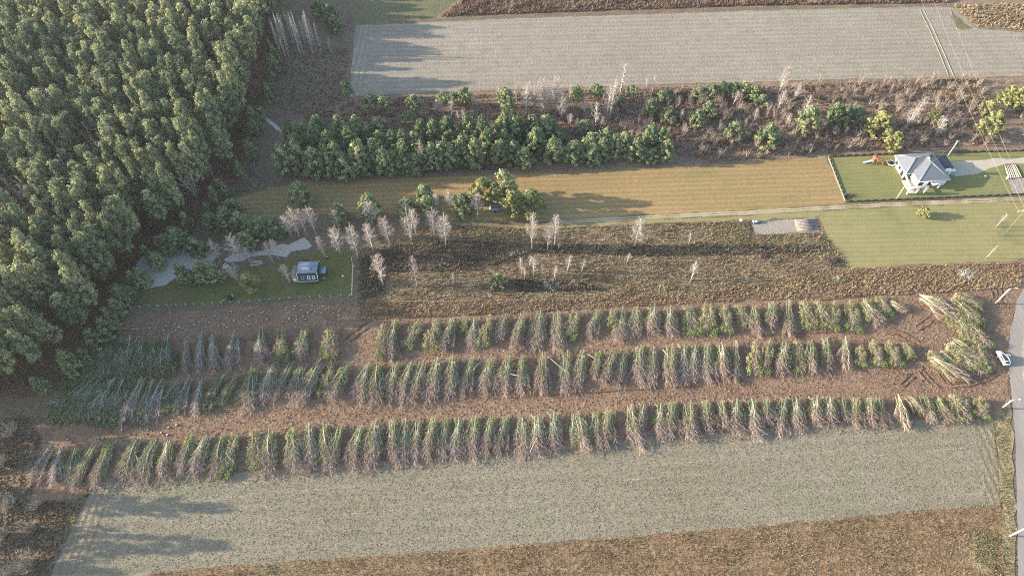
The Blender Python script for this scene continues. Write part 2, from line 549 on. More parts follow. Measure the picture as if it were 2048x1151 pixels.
sheet('sandy_yard', [(264, 558), (272, 528), (296, 505), (330, 498), (345, 508), (400, 500), (432, 508), (425, 525), (400, 528), (372, 548), (350, 560), (330, 568), (290, 581), (298, 562)], M['sand'], 1.0)
sheet('bare_earth', [(445, 512), (470, 506), (520, 500), (560, 488), (600, 480), (624, 490), (622, 502), (590, 508), (540, 514), (480, 520), (450, 526)], M['sand'], 1.2)
sheet('kitchen_garden', [(2007, 331), (2033, 329), (2046, 356), (2048, 352), (2075, 388), (2028, 391), (2014, 358)], M['bed'], .2)


# ------------------------------------------------------------------ scattering
def inside(pts, X, Y):
    c = np.zeros(len(X), bool)
    n = len(pts)
    for i in range(n):
        a, b = pts[i], pts[(i + 1) % n]
        if a[1] == b[1]: continue
        k = ((a[1] > Y) != (b[1] > Y)) & (X < (b[0] - a[0]) * (Y - a[1]) / (b[1] - a[1]) + a[0])
        c ^= k
    return c


def scatter(px, n, r):
    """n points spread evenly over a patch of ground"""
    pts = [(p.x, p.y) for p in (g(u, v) for u, v in px)]
    A = np.array(pts)
    lo, hi = A.min(0), A.max(0)
    out = np.zeros((0, 2))
    while len(out) < n:
        q = lo + (hi - lo) * r.random((n * 2, 2))
        out = np.concatenate([out, q[inside(pts, q[:, 0], q[:, 1])]])
    out = out[:n]
    return np.concatenate([out, np.full((n, 1), .02)], 1)


def wave(P, size, ph=0.0):
    """soft patches from -1 to 1 over the ground"""
    f = 6.28 / size
    x, y = P[:, 0], P[:, 1]
    a = np.sin(f * x * .31 + 1.7 * np.sin(f * y * .23 + ph) + ph) + np.sin(f * y * .52 + 1.3 * np.sin(f * x * .41 + 1) + 2 * ph)
    b2 = np.sin(f * (x + y) * .83 + 2 * np.sin(f * (x - y) * .37) + ph) + np.sin(f * (x * .7 - y * 1.3) + ph)
    return (a * .6 + b2 * .4) / 2


def tufts(mb, P, h, w, r, blades=4, tone=None, mat=0, spread=0.5):
    n = len(P)
    tn = np.clip(.5 + .32 * wave(P, 9) + r.normal(0, .13, n), 0, 1) if tone is None else tone
    h = h * np.clip(1 + .5 * wave(P, 6, 2.0) + r.normal(0, .25, n), .3, 2.2)
    for k in range(blades):
        an = r.random(n) * 2 * np.pi
        hh = h * (0.5 + 0.7 * r.random(n))
        D = np.stack([np.cos(an) * spread, np.sin(an) * spread, np.ones(n)], 1)
        D = D * hh[:, None]
        A = np.stack([-np.sin(an), np.cos(an), np.zeros(n)], 1) * (w * (0.6 + 0.8 * r.random(n)))[:, None]
        V = np.stack([P - A, P + A, P + D], 1).reshape(-1, 3)
        mb.add(V, np.arange(3 * n).reshape(n, 3), np.clip(tn + r.normal(0, .12, n), 0, 1), mat)


def clods(mb, P, rad, h, r):
    n = len(P)
    rr = rad * (0.5 + r.random(n))
    an = r.random(n) * 6.28
    c = [P + np.stack([np.cos(an + k * 2.1) * rr, np.sin(an + k * 2.1) * rr, np.full(n, -.03)], 1) for k in range(3)]
    top = P + np.stack([r.normal(0, .3, n) * rr, r.normal(0, .3, n) * rr, h * (0.4 + r.random(n))], 1)
    V = np.stack(c + [top], 1).reshape(-1, 3)
    b = np.arange(n)[:, None] * 4
    F = np.concatenate([b + np.array([[0, 1, 3]]), b + np.array([[1, 2, 3]]), b + np.array([[2, 0, 3]])])
    tn = r.random(n)
    mb.add(V, F, np.concatenate([tn, tn, tn]))


M['dry_stems'] = tone_mat('dry_stems', [(0, (.17, .12, .08)), (.5, (.31, .235, .14)), (1, (.48, .39, .26))], transl=.35)
M['red_stems'] = tone_mat('red_brown_stems', [(0, (.17, .105, .08)), (.5, (.28, .19, .135)), (1, (.42, .32, .23))], transl=.35)
M['green_stems'] = tone_mat('green_stems', [(0, (.14, .16, .065)), (.5, (.24, .24, .10)), (1, (.36, .33, .16))], transl=.35)
M['straw'] = tone_mat('straw', [(0, (.28, .20, .12)), (.5, (.42, .32, .20)), (1, (.56, .47, .32))], transl=.35)
M['nettle'] = tone_mat('shade_dark_stems', [(0, (.12, .10, .08)), (.5, (.20, .165, .12)), (1, (.31, .26, .19))], transl=.35)  # darker stem colours that carry the painted shade of the weedy field
M['clod'] = tone_mat('field_clods', [(0, (.215, .19, .125)), (.5, (.265, .235, .16)), (1, (.33, .295, .21))])
M['clod_red'] = tone_mat('soil_clods', [(0, (.17, .11, .075)), (.5, (.27, .185, .12)), (1, (.42, .31, .21))])
M['scrub_twig'] = tone_mat('scrub_twigs', [(0, (.18, .14, .115)), (.5, (.31, .25, .21)), (1, (.46, .385, .33))], transl=.1)

WEED = [(745, 470), (900, 448), (1060, 458), (1300, 447.5), (1500, 441), (1501, 470), (1642, 466), (1684, 511), (1698, 537), (1600, 562), (1400, 588), (1100, 600),
        (800, 600), (715, 604), (708, 520)]
mb = MB()
P = scatter(WEED, 15000, rng)
tufts(mb, P, .42, .15, rng, 4)
tag(mb.build('dead_weeds', M['dry_stems']), 'dead brown weeds covering the rough field behind the felled rows', 'weeds', kind='stuff')
mb = MB()
for px, n in (([(1420, 445), (1500, 442), (1508, 490), (1430, 485)], 700), ([(1511, 470), (1640, 466), (1680, 512), (1600, 520), (1520, 490)], 900),
              ([(900, 452), (1060, 459), (1060, 480), (900, 485)], 700), ([(1640, 480), (1660, 480), (1690, 535), (1680, 536)], 400),
              ([(1985, 840), (2014, 805), (2034, 1160), (2008, 1160)], 900), ([(1945, 1050), (2000, 1060), (1995, 1145), (1950, 1130)], 500)):
    tufts(mb, scatter(px, n, rng), .25, .14, rng, 4)
tag(mb.build('green_weeds', M['green_stems']), 'green weeds and grass in patches by the track and road', 'weeds', kind='stuff')
mb = MB()
tufts(mb, scatter([(715, 604), (1100, 600), (1400, 588), (1700, 538), (2040, 524), (2040, 575), (1800, 590), (1400, 606), (1000, 628), (720, 640)], 9000, rng), .5, .13,
      rng, 4)
tufts(mb, scatter([(1905, 10), (2300, 4), (2300, 66), (2048, 61), (1955, 54)], 2500, rng), .7, .3, rng, 5)
tufts(mb, scatter([(1850, 160), (1960, 156), (1985, 210), (1870, 206)], 1200, rng), .6, .2, rng, 4)
tag(mb.build('straw_grass', M['straw']), 'straw coloured dry grass at the field edges', 'dry grass', kind='stuff')
mb = MB()
tufts(mb, scatter([(300, 1147), (1000, 1095), (1500, 1055), (1960, 1012), (2000, 1012), (2008, 1160), (250, 1170)], 11000, rng), .26, .1, rng, 4)
tag(mb.build('meadow_grass', M['dry_stems']), 'short brown grass of the rough meadow along the bottom', 'grass', kind='stuff')
mb = MB()
clods(mb, scatter([(192, 966), (600, 940), (1000, 907), (1500, 860), (1900, 838), (1985, 840), (2003, 1010), (1500, 1052), (1000, 1092), (300, 1145), (105, 1150),
                   (150, 1042)], 42000, rng), .17, .12, rng)
tag(mb.build('field_clods', M['clod']), 'pale clods over the sprouting field in front', 'clods', kind='stuff')
CLEAR = [(190, 770), (225, 650), (500, 611), (712, 604), (1100, 600.5), (1400, 588.5), (1700, 538), (2030, 522), (2016, 800), (1950, 855), (1500, 880), (1000, 926),
         (600, 958), (150, 996)]
mb = MB()
clods(mb, scatter(CLEAR, 24000, rng), .28, .2, rng)
tag(mb.build('soil_clods', M['clod_red']), 'lumps of churned reddish soil on the cleared ground', 'soil lumps', kind='stuff')
mb = MB()
P = scatter(CLEAR, 9000, rng)
P[:, 2] = .08
D = rng.normal(size=(9000, 3)) * np.array([1, 1, .12])
ribbons(mb, P, D, .6 + 1.4 * rng.random(9000) ** 2, .07, rng)
tag(mb.build('wood_debris', M['straw']), 'broken twigs and chips strewn over the cleared ground', 'wood debris', kind='stuff')
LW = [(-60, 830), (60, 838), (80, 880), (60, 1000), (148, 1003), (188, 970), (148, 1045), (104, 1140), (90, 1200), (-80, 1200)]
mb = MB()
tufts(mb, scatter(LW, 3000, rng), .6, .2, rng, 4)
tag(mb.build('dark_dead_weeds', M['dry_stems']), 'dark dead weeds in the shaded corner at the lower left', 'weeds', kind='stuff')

mb = MB()
tufts(mb, scatter([(535, 60), (700, 100), (690, 200), (620, 240), (540, 210)], 1800, rng), .45, .2, rng, 4)
tag(mb.build('heather', M['red_stems']), 'low brown heather in the shaded clearing beside the forest', 'heather', kind='stuff')
mb = MB()  # dark tufts: the long band stands in for a shadow across the weeds
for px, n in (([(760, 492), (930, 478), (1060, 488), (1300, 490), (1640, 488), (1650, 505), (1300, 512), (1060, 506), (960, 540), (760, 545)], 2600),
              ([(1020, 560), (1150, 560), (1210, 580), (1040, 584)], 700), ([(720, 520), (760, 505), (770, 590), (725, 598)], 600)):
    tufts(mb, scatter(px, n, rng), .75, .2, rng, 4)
tag(mb.build('shadow_weeds', M['nettle']), 'dark weed tufts forming a painted shadow band and patches in the weedy field', 'weeds', kind='stuff')  # 'nettle' is the darker stem material that paints the shadow
SCRUB = [(1340, 185), (1690, 165), (1850, 160), (1960, 160), (1985, 290), (1660, 306), (1400, 328), (1330, 300)]
mb = MB()
P = scatter(SCRUB, 9000, rng)
tufts(mb, P[:5000], .8, .2, rng, 4)
P = scatter([(720, 200), (1000, 187), (1400, 172), (1340, 300), (1000, 340), (620, 360), (560, 300), (600, 240)], 7000, rng)
tufts(mb, P, .7, .2, rng, 4)
P = scatter([(880, 34), (940, -10), (1900, -10), (1900, 6), (1500, 12), (1030, 28)], 7000, rng)
tufts(mb, P, .9, .3, rng, 4)
tag(mb.build('scrub_weeds', M['red_stems']), 'reddish brown undergrowth in the scrub strips', 'undergrowth', kind='stuff')


def twig_bush(mb, p, h, rad, n, r, mat=0):
    """a bare bush: many stems from one foot"""
    an = r.random(n) * 6.28
    sp = rad / h * np.sqrt(r.random(n))
    D = np.stack([np.cos(an) * sp, np.sin(an) * sp, np.ones(n)], 1)
    L = h * (.6 + .5 * r.random(n))
    P0 = np.array(p) + D * (r.random(n) * .35 * h)[:, None]
    ribbons(mb, P0, D, L * .75, .07 + .02 * h, r, None, mat)
    k = n * 3
    i = r.integers(0, n, k)
    Q = P0[i] + unit(D[i]) * (L[i] * (.2 + .5 * r.random(k)))[:, None]
    D2 = unit(D[i]) + r.normal(0, .45, (k, 3))
    ribbons(mb, Q, D2, h * .28 * (.5 + r.random(k)), .05, r, None, mat)


mb = MB()
for p in scatter(SCRUB, 560, rng): twig_bush(mb, p, random.uniform(1.4, 5.0), random.uniform(.9, 2.2), 16, rng)
for p in scatter([(980, 230), (1340, 200), (1340, 290), (1200, 260)], 120, rng): twig_bush(mb, p, random.uniform(1.8, 4.2), random.uniform(.8, 1.6), 12, rng)
for p in scatter([(880, 32), (940, -10), (1900, -10), (1900, 4), (1500, 10), (1030, 27)], 160, rng):
    twig_bush(mb, p, random.uniform(1.5, 3), random.uniform(1, 2), 10, rng)
for p in scatter([(1960, 165), (2200, 160), (2200, 290), (1985, 290)], 90, rng): twig_bush(mb, p, random.uniform(1.5, 3), random.uniform(1, 2), 12, rng)
for p in scatter([(490, 330), (560, 350), (560, 375), (480, 395)], 40, rng): twig_bush(mb, p, random.uniform(1.5, 3), random.uniform(1, 2), 12, rng)
tag(mb.build('bare_scrub', M['scrub_twig']), 'bare grey brown scrub between the pine row and the ploughed field', 'scrub', kind='stuff')

# ------------------------------------------------------------------ trees
M['needle'] = tone_mat('pine_needles', [(0, (.13, .175, .105)), (.5, (.27, .30, .165)), (1, (.45, .445, .24))], .7, .28)
M['needle_blue'] = tone_mat('young_pine_needles', [(0, (.11, .165, .09)), (.5, (.23, .28, .14)), (1, (.42, .43, .23))], .5, .25)
M['needle_yellow'] = tone_mat('yellowish_needles', [(0, (.16, .18, .065)), (.5, (.27, .28, .11)), (1, (.40, .38, .18))], .3, .15)
M['pine_bark'] = plain('pine_bark', (.17, .11, .075), .9, .1)
M['birch_bark'] = plain('birch_bark', (.54, .51, .47), .8, .15, var=.25, scale=2.5)
M['birch_twig'] = tone_mat('birch_twigs', [(0, (.31, .245, .215)), (.5, (.47, .395, .355)), (1, (.64, .57, .52))], .4, .2)
M['pale_twig'] = tone_mat('pale_twigs', [(0, (.30, .235, .19)), (.5, (.42, .345, .28)), (1, (.56, .48, .40))], .3, .2)


def forest_pine(seed, h=17.0, rad=2.7, nc=54, per=74, size=.28):
    r = np.random.default_rng(seed)
    cr, tr = MB(), MB()
    lean = r.normal(0, .35, 2)
    tr.tube([(0, 0, -.2), (lean[0] * .5, lean[1] * .5, h * .5), (lean[0], lean[1], h * .93)], [.2, .14, .04], 6)
    z0 = h * r.uniform(.30, .48)
    peak = r.uniform(1.1, 2.0)
    gap = r.uniform(0, 6.28)
    for k in range(nc):
        t = (k + r.random()) / nc
        R0 = rad * min(1, .6 + t * 1.3) * (1 - max(0, (t - .2) / .84) ** peak)
        an = k * 2.4 + r.normal(0, .6)
        if abs((an - gap + 3.14) % 6.28 - 3.14) < .7: R0 *= .55
        rr = R0 * (0.5 + .62 * r.random())
        c = np.array([math.cos(an) * rr + lean[0] * .8, math.sin(an) * rr + lean[1] * .8, z0 + (h - .4 - z0) * t])
        cs = r.uniform(.55, 1.1)
        ax = unit(np.array([math.cos(an) * .8, math.sin(an) * .8, 1.0]) + r.normal(0, .2, 3))
        q = r.normal(size=(per, 3))
        C = c + q * cs * .34 + ax * (r.random((per, 1)) - .35) * cs * 1.35
        N = unit(q + ax * .7)
        leaves(cr, C, N + r.normal(0, .3, (per, 3)), size * (.55 + .75 * r.random(per)), r, np.clip(r.normal(.45, .22) + r.normal(0, .16, per), 0, 1))
        if k % 3 == 0: tr.tube([(lean[0] * .6, lean[1] * .6, c[2] - .5), tuple(c)], [.06, .025], 3, False)
    return cr.mesh('crown', M['needle']), tr.mesh('trunk', M['pine_bark'])


def young_pine(seed, h=10.0, rad=2.7, nc=52, per=52, size=.4, m='needle_blue', low=.1):
    r = np.random.default_rng(seed)
    cr, tr = MB(), MB()
    tr.tube([(0, 0, -.2), (r.normal(0, .1), r.normal(0, .1), h * .5), (0, 0, h * .93)], [.18, .12, .04], 6)
    z0 = h * low
    for k in range(nc):
        t = (k + r.random()) / nc
        R0 = rad * (min(1, .72 + t * 1.1)) * (1 - max(0, (t - .25) / .78) ** 1.5)
        an = k * 2.4 + r.normal(0, .4)
        rr = R0 * (0.5 + .55 * math.sqrt(r.random()))
        c = np.array([math.cos(an) * rr, math.sin(an) * rr, z0 + (h - .3 - z0) * t])
        cs = r.uniform(.5, .95)
        ax = unit(np.array([math.cos(an), math.sin(an), 1.0]))           # shoots turn up and outwards
        q = r.normal(size=(per, 3))
        C = c + q * cs * .33 + ax * (r.random((per, 1)) - .4) * cs * 1.1
        N = unit(q + ax * .6)
        leaves(cr, C, N + r.normal(0, .4, (per, 3)), size * (.55 + .7 * r.random(per)), r, np.clip(r.normal(.45, .22) + r.normal(0, .14, per), 0, 1))
        if k % 3 == 0: tr.tube([(0, 0, max(.3, c[2] - .8)), tuple(c)], [.06, .025], 3, False)
    return cr.mesh('crown', M[m]), tr.mesh('trunk', M['pine_bark'])


def birch(seed, h=11.0, rad=2.2, nb=30, low=.28, twig='birch_twig', up=1.0, forks=1, per=24):
    """pale trunk, rising limbs and a cloud of fine twigs"""
    r = np.random.default_rng(seed)
    tr, tw = MB(), MB()
    for fk in range(forks):
        lx, ly = (r.normal(0, .3), r.normal(0, .3)) if forks == 1 else (math.cos(fk * 2.3 + seed) * rad * .5, math.sin(fk * 2.3 + seed) * rad * .5)
        hh = h * (1 if fk == 0 else r.uniform(.75, .95))
        pts = [Vector((0, 0, -.2)), Vector((lx * .25 + r.normal(0, .1), ly * .25, hh * .33)), Vector((lx * .6, ly * .6 + r.normal(0, .1), hh * .66)), Vector((lx, ly, hh))]
        tr.tube(pts, [.17 / forks ** .3, .13 / forks ** .3, .085, .03], 5)
        m_ = nb // forks
        for k in range(m_):
            t = low + (.97 - low) * (k + r.random()) / m_
            q = t * 3
            i = min(2, int(q))
            p = pts[i].lerp(pts[i + 1], q - i)
            an = k * 2.4 + r.normal(0, .4)
            s_ = (t - low) / (1 - low)
            ln = rad * (.75 + 1.0 * s_ if s_ < .35 else 1.28 - s_ * .95) * r.uniform(.8, 1.25) / forks ** .35
            dr = Vector((math.cos(an), math.sin(an), up * r.uniform(.6, 1.3))).normalized()
            e = p + dr * ln + Vector((0, 0, ln * .12))
            (tr if k % 3 else tw).tube([p, p.lerp(e, .5) + Vector((0, 0, -.06 * ln)), e], [.065, .045, .015], 3, False, .8)
            n = per
            s2 = r.random(n)
            P0 = np.array(p) + (np.array(e) - np.array(p)) * (.2 + .8 * s2[:, None])
            D = np.array(dr) * .7 + r.normal(0, .6, (n, 3)) + np.array([0, 0, .2])
            ribbons(tw, P0, D, ln * .42 * (.5 + .8 * r.random(n)), .05, r)
            n2 = per
            i2 = r.integers(0, n, n2)
            D2 = D[i2] + r.normal(0, .6, (n2, 3)) - np.array([0, 0, .15])
            ribbons(tw, P0[i2] + unit(D[i2]) * ln * .22, D2, ln * .3 * (.5 + .8 * r.random(n2)), .045, r)
    return tw.mesh('twigs', M[twig]), tr.mesh('trunk', M['birch_bark'])


class Kind:
    """a prototype tree: the first one placed links it, later ones are copies that share its meshes"""
    def __init__(s, name, meshes, h, rad):
        s.name, s.meshes, s.h, s.rad = name, meshes, h, rad

    def put(s, x, y, h, rad, rz, label, cat, group, z=0.0):
        o = empty(s.name, (x, y, z), rz, label, cat, group)
        o.scale = (rad / s.rad, rad / s.rad, h / s.h)
        for me in s.meshes: obj(me.name.split('.')[0], me, o)
        return o


FP = [Kind('pine_tree', forest_pine(100 + k, 17, 2.7), 17, 2.7) for k in range(8)]
YP = [Kind('young_pine', young_pine(200 + k), 10, 2.7) for k in range(7)]
YY = [Kind('young_pine', young_pine(240 + k, m='needle_yellow', nc=46), 10, 2.7) for k in range(4)]
TP = [Kind('pine_tree', young_pine(260 + k, low=.45, nc=34), 10, 2.2) for k in range(3)]
BI = [Kind('birch_tree', birch(300 + k), 11, 2.2) for k in range(5)]
BS = [Kind('birch_tree', birch(330 + k, 11, 1.5, 22, .35, 'birch_twig', 1.5, 1, 12), 11, 1.5) for k in range(4)]
BW = [Kind('bare_tree', birch(350 + k, 11, 3.0, 40, .22, 'pale_twig', 1.0, 3, 16), 11, 3.0) for k in range(3)]


# the dense forest on the left -------------------------------------------------
def forest_points():
    pts = [(p.x, p.y) for p in (g(u, max(v, -330)) for u, v in FOREST)]
    A = np.array(pts)
    lo, hi = A.min(0), A.max(0)
    r = np.random.default_rng(5)
    out = []
    st = 4.75
    j = 0
    y = lo[1]
    while y < hi[1]:
        x = lo[0] + (st / 2 if j % 2 else 0)
        while x < hi[0]:
            out.append((x + r.uniform(-1.7, 1.7), y + r.uniform(-1.7, 1.7)))
            x += st
        y += st * .87
        j += 1
    out = np.array(out)
    return out[inside(pts, out[:, 0], out[:, 1])]


def proj(x, y, z):
    dy, dz = y, z - ALT
    dep = dy * CD - dz * SD
    up = dy * SD + dz * CD
    return 1024 + FPX * x / dep, 575.5 - FPX * up / dep


inner = [(a[0] / 2.877 + 9, a[1] / 2.877 + 60, a[1] / 2.877 - 16, 2.6) for a in [(770, 350), (370, 550), (580, 780), (120, 860), (660, 840), (450, 850), (640, 930), (470, 980), (180, 1060),
         (80, 740), (240, 1100), (340, 570)]]
inner = [(u, v, t - 9, 3.0) for u, v, t, _ in inner]
GAPS = [g(a[0], a[1]) for a in inner]
pts = forest_points()
RIM = [(u0 + (u1 - u0) * t / 8, v0 + (v1 - v0) * t / 8) for (u0, v0), (u1, v1) in zip(FOREST[1:-2], FOREST[2:-1]) for t in range(8)]
near, rest = [], []
rf = random.Random(3)
for x, y in pts:
    u, v = proj(x, y, 14)
    if u < -560 or v < -170 or rf.random() < .05 or (wave(np.array([[x, y, 0]]), 34, .6)[0] > .62 and (u < 150 or v < 260)): continue
    if any(math.hypot(x - q.x - .5, y - q.y + 1) < 4.2 for q in GAPS): continue
    (near if -25 < u and v > -15 else rest).append((v, x, y))
near.sort(reverse=True)
rest += near[300:]
near = near[:300]
print('forest trees', len(near), len(rest))
for v, x, y in near:
    k = rf.choice(FP)
    hh, rd = rf.triangular(15, 24, 20.5), rf.triangular(1.7, 3.7, 2.6)
    ub, vb = proj(x, y, 0)
    edge = min(math.hypot(ub - a[0], vb - a[1]) for a in RIM)
    zone = ('near the lower edge of the dense forest by the felled rows' if edge < 75 and vb > 600 else 'near the forest edge behind the cabin plot' if edge < 75 and vb > 400 else
            'near the right edge of the dense forest' if edge < 75 else 'deep inside the dense forest')
    size = 'broad' if rd > 3.05 else 'slim' if rd < 2.25 else 'medium'
    k.put(x, y, hh, rd, rf.uniform(0, 6.28), f'{size} yellow-green pine crown {zone}', 'pine tree', f'{size} pines {zone}')
# the trees of the forest beyond those, and the strip of it that goes on outside the picture, as one mass
EDGE = [(-150 - 190 * random.random(), v) for v in (822, 836, 850, 872, 905, 985, 1002, 1075, 1135, 1190)]
rest += [(0, g(u, v).x, g(u, v).y) for u, v in EDGE]
far = [forest_pine(400 + k, 17, 2.7, 46, 34, .38) for k in range(4)]
far_np = []
for cm, tm in far:
    co = np.empty(len(cm.vertices) * 3)
    cm.vertices.foreach_get('co', co)
    tv = np.empty(len(cm.polygons))
    cm.attributes['tone'].data.foreach_get('value', tv)
    far_np.append((co.reshape(-1, 3), tv))
    bpy.data.meshes.remove(tm)
for cm, tm in far: bpy.data.meshes.remove(cm)
mb, mt = MB(), MB()
for v, x, y in rest:
    co, tv = rf.choice(far_np)
    a, sc, sh = rf.uniform(0, 6.28), rf.uniform(.85, 1.2), rf.uniform(.85, 1.15)
    c, s_ = math.cos(a) * sc, math.sin(a) * sc
    V = np.stack([co[:, 0] * c - co[:, 1] * s_ + x, co[:, 0] * s_ + co[:, 1] * c + y, co[:, 2] * sh], 1)
    mb.add(V, np.arange(len(V)).reshape(-1, 4), np.clip(tv + rf.uniform(-.2, .2), 0, 1))
    mb.tube([(x, y, -.2), (x, y, 16 * sh)], [.2, .05], 4, False, mat=1)
tag(mb.build('pine_forest', [M['needle'], M['pine_bark']]), 'far part of the dense pine forest at the upper left', 'forest', kind='stuff')


def from_crop(ox, oy, sc, lst):
    return [(ox + a[0] / sc, oy + a[2] / sc, oy + a[1] / sc) + tuple(a[3:]) for a in lst]


def put_trees(lst, kinds, look, where, cat, group, wid=(2.3, 3.1), shrink=.0, seed=1):
    """lst holds (u, v of the foot, v of the top [, radius])"""
    rr = random.Random(seed)
    lst = sorted(lst, key=lambda a: a[0])
    for i, a in enumerate(lst):
        u, vb, vt = a[:3]
        rad = a[3] if len(a) > 3 else rr.uniform(*wid)
        vb2 = vb - shrink * rad / mpp(vb)
        h = max(1.5, height_at(vb2, vt))
        p = g(u, vb2)
        # u is where the crown is seen: step the foot back along the ray of the crown's middle
        q = g(u, vb2)
        x = (u - 1024) * mpp(vb2) * (ALT - h * .5) / ALT if cat != 'birch' else q.x
        rr.choice(kinds).put(x, p.y, h, rad, rr.uniform(0, 6.28), lab(look, i, len(lst), where), cat, group)


G = 'pines of the long row'
row_front = from_crop(500, 100, 3.288, [(200, 620, 830), (290, 600, 850), (400, 640, 860), (480, 640, 855), (610, 690, 865), (545, 620, 835), (700, 600, 830), (760, 680, 835),
    (800, 590, 800), (870, 650, 845), (1000, 610, 820), (945, 660, 830), (1085, 680, 830), (1250, 600, 800), (1195, 620, 800), (1400, 560, 780), (1470, 580, 790),
    (1310, 620, 790), (1640, 600, 755), (1740, 610, 775), (1800, 640, 790), (1880, 520, 700)]) + \
    from_crop(1000, 100, 3.288, [(360, 580, 760), (490, 600, 760), (610, 620, 760), (680, 580, 745), (830, 540, 720), (905, 580, 745), (1000, 650, 750), (1110, 590, 745),
    (60, 560, 690), (250, 520, 690)])
put_trees(row_front, YP, 'bushy green pine', 'in the front line of the long pine row', 'pine tree', G, (2.5, 3.3), .35, 2)
row_back = from_crop(500, 100, 3.288, [(250, 470, 640), (330, 480, 640), (430, 440, 630), (400, 500, 690), (570, 430, 640), (690, 440, 620), (830, 450, 560), (840, 530, 680),
    (930, 540, 690), (1000, 540, 700), (1120, 460, 590), (1200, 460, 620), (1290, 440, 620), (1430, 430, 620), (1530, 440, 650), (1680, 400, 600), (1750, 440, 630),
    (1850, 430, 620), (1560, 520, 700), (1670, 530, 680), (1940, 440, 610), (640, 520, 700), (280, 560, 720), (500, 540, 740), (1080, 540, 700)]) + \
    from_crop(1000, 100, 3.288, [(20, 430, 600), (110, 440, 610), (230, 430, 550), (320, 430, 570), (380, 520, 620), (600, 550, 720), (560, 470, 560), (710, 520, 690),
    (1005, 490, 650), (1080, 510, 670), (760, 560, 720)])
put_trees(row_back, YP, 'rounded green pine', 'in the back line of the long pine row', 'pine tree', G, (2.4, 3.2), .35, 3)
put_trees(from_crop(500, 100, 3.288, [(620, 205, 355, 2.0), (790, 300, 430), (870, 310, 440), (1070, 300, 440, 2.0), (1040, 420, 490), (1410, 250, 400, 2.0), (1690, 265, 450, 2.2),
    (1330, 285, 390, 1.8), (1260, 280, 380, 1.8)]) + from_crop(1000, 100, 3.288, [(510, 240, 390, 1.8), (640, 230, 350, 1.9), (30, 250, 420, 2.0), (870, 240, 320, 1.7)]), TP,
    'slim bare-trunked pine', 'of those along the ploughed field', 'pine tree', 'slim pines by the ploughed field', (2.0, 2.6), .2, 4)
put_trees(from_crop(1000, 100, 3.288, [(1000, 325, 440, 2.4), (1090, 260, 350), (1120, 380, 490), (1320, 245, 340, 2.6), (1400, 230, 335, 2.6), (1470, 210, 320, 2.5), (1550, 215, 320, 2.6),
    (1620, 215, 325, 2.6), (1690, 230, 340), (1740, 300, 385), (1390, 340, 450, 2.4), (1310, 395, 525, 2.4), (1605, 360, 415, 1.4), (1565, 475, 605, 2.9),
    (1790, 495, 665, 3.6), (800, 310, 380, 1.8)]) +
    from_crop(1500, 100, 3.288, [(420, 375, 570, 3.6), (590, 350, 510, 2.8), (655, 365, 520, 2.8), (730, 375, 500, 2.4)]), YP, 'round green pine',
    'of the pines standing in the bare scrub', 'pine tree', 'pines standing in the scrub', (2.3, 2.9), .4, 5)
put_trees(from_crop(1500, 100, 3.288, [(890, 410, 595, 4.0), (980, 540, 680, 2.6), (1245, 390, 500, 2.0), (1645, 410, 590, 3.7), (1740, 245, 380, 3.0), (1600, 335, 440, 2.6),
    (1795, 255, 400, 3.0), (1850, 270, 420, 3.0)]), YY, 'pale yellow-green pine', 'of those behind the white house', 'pine tree',
    'pale pines behind the white house', (2.4, 3), .4, 6)
put_trees(from_crop(500, 100, 3.288, [(570, 1020, 1160, 2.6), (770, 960, 1125, 3.2), (1140, 890, 1015, 2.8), (1155, 970, 1095, 2.6), (1020, 980, 1105, 2.5), (1400, 950, 1115, 2.9)]), YP,
    'green pine', 'of the clump among birches below the meadow', 'pine tree', 'pines below the meadow', (2.3, 3), .35, 7)
put_trees(from_crop(500, 100, 3.288, [(1525, 850, 1015, 3.6), (1670, 800, 1020, 3.7), (1730, 930, 1110, 3.0), (1850, 925, 1100, 3.9)]), YY + YP, 'broad leafy pine',
    'of the big clump that shades the meadow', 'pine tree', 'big clump on the meadow', (3, 3.6), .35, 8)
put_trees(from_crop(500, 100, 3.288, [(310, 880, 1035, 3.2)]), YP, 'lone dark green pine at the shaded end of the meadow', '', 'pine tree', None, (3, 3), .35, 9)
put_trees(from_crop(400, 380, 3.596, [(220, 70, 235), (270, 160, 345), (420, 200, 335), (525, 200, 345), (60, 170, 310), (310, 310, 445), (170, 130, 300), (345, 220, 350)]) +
    from_crop(0, 380, 3.596, [(1110, 460, 575, 2.0), (1250, 280, 455, 3), (1390, 340, 490), (1280, 530, 680, 1.9), (1420, 510, 675, 2.0), (1520, 520, 670, 2.2), (1350, 570, 690, 1.6),
    (830, 690, 810, 2.4), (1190, 320, 470), (1000, 560, 700, 1.8), (700, 480, 640, 2.8)]) + [(632, 42, 0, 3.2), (655, 60, 8, 3.0), (664, 72, 30, 2.4), (500, 270, 215, 2.2)], YP,
    'dark shaded pine', 'of those shaded ones by the cabin', 'pine tree', 'shaded pines by the cabin', (2.4, 3.0), .35, 10)
put_trees([(494, 584, 546, 2.3)], YY, 'bright yellow-green young pine on the lawn left of the small cabin', '', 'pine tree', None, (2, 2), .3, 11)


ru = random.Random(41)
und = []
for (u0, v0), (u1, v1) in zip(FOREST[3:-3], FOREST[4:-2]):
    n = max(1, int(math.hypot(u1 - u0, v1 - v0) / 24))
    for k in range(n):
        t = (k + ru.random()) / n
        u, v = u0 + (u1 - u0) * t + ru.uniform(2, 20), v0 + (v1 - v0) * t + ru.uniform(0, 10)
        und.append((u, v, v - ru.uniform(22, 46), ru.uniform(1.2, 2.3)))
put_trees(und, YP, 'low shaded pine', 'at the foot of the forest edge', 'pine tree', 'low pines at the forest edge', (1.5, 2), .2, 12)


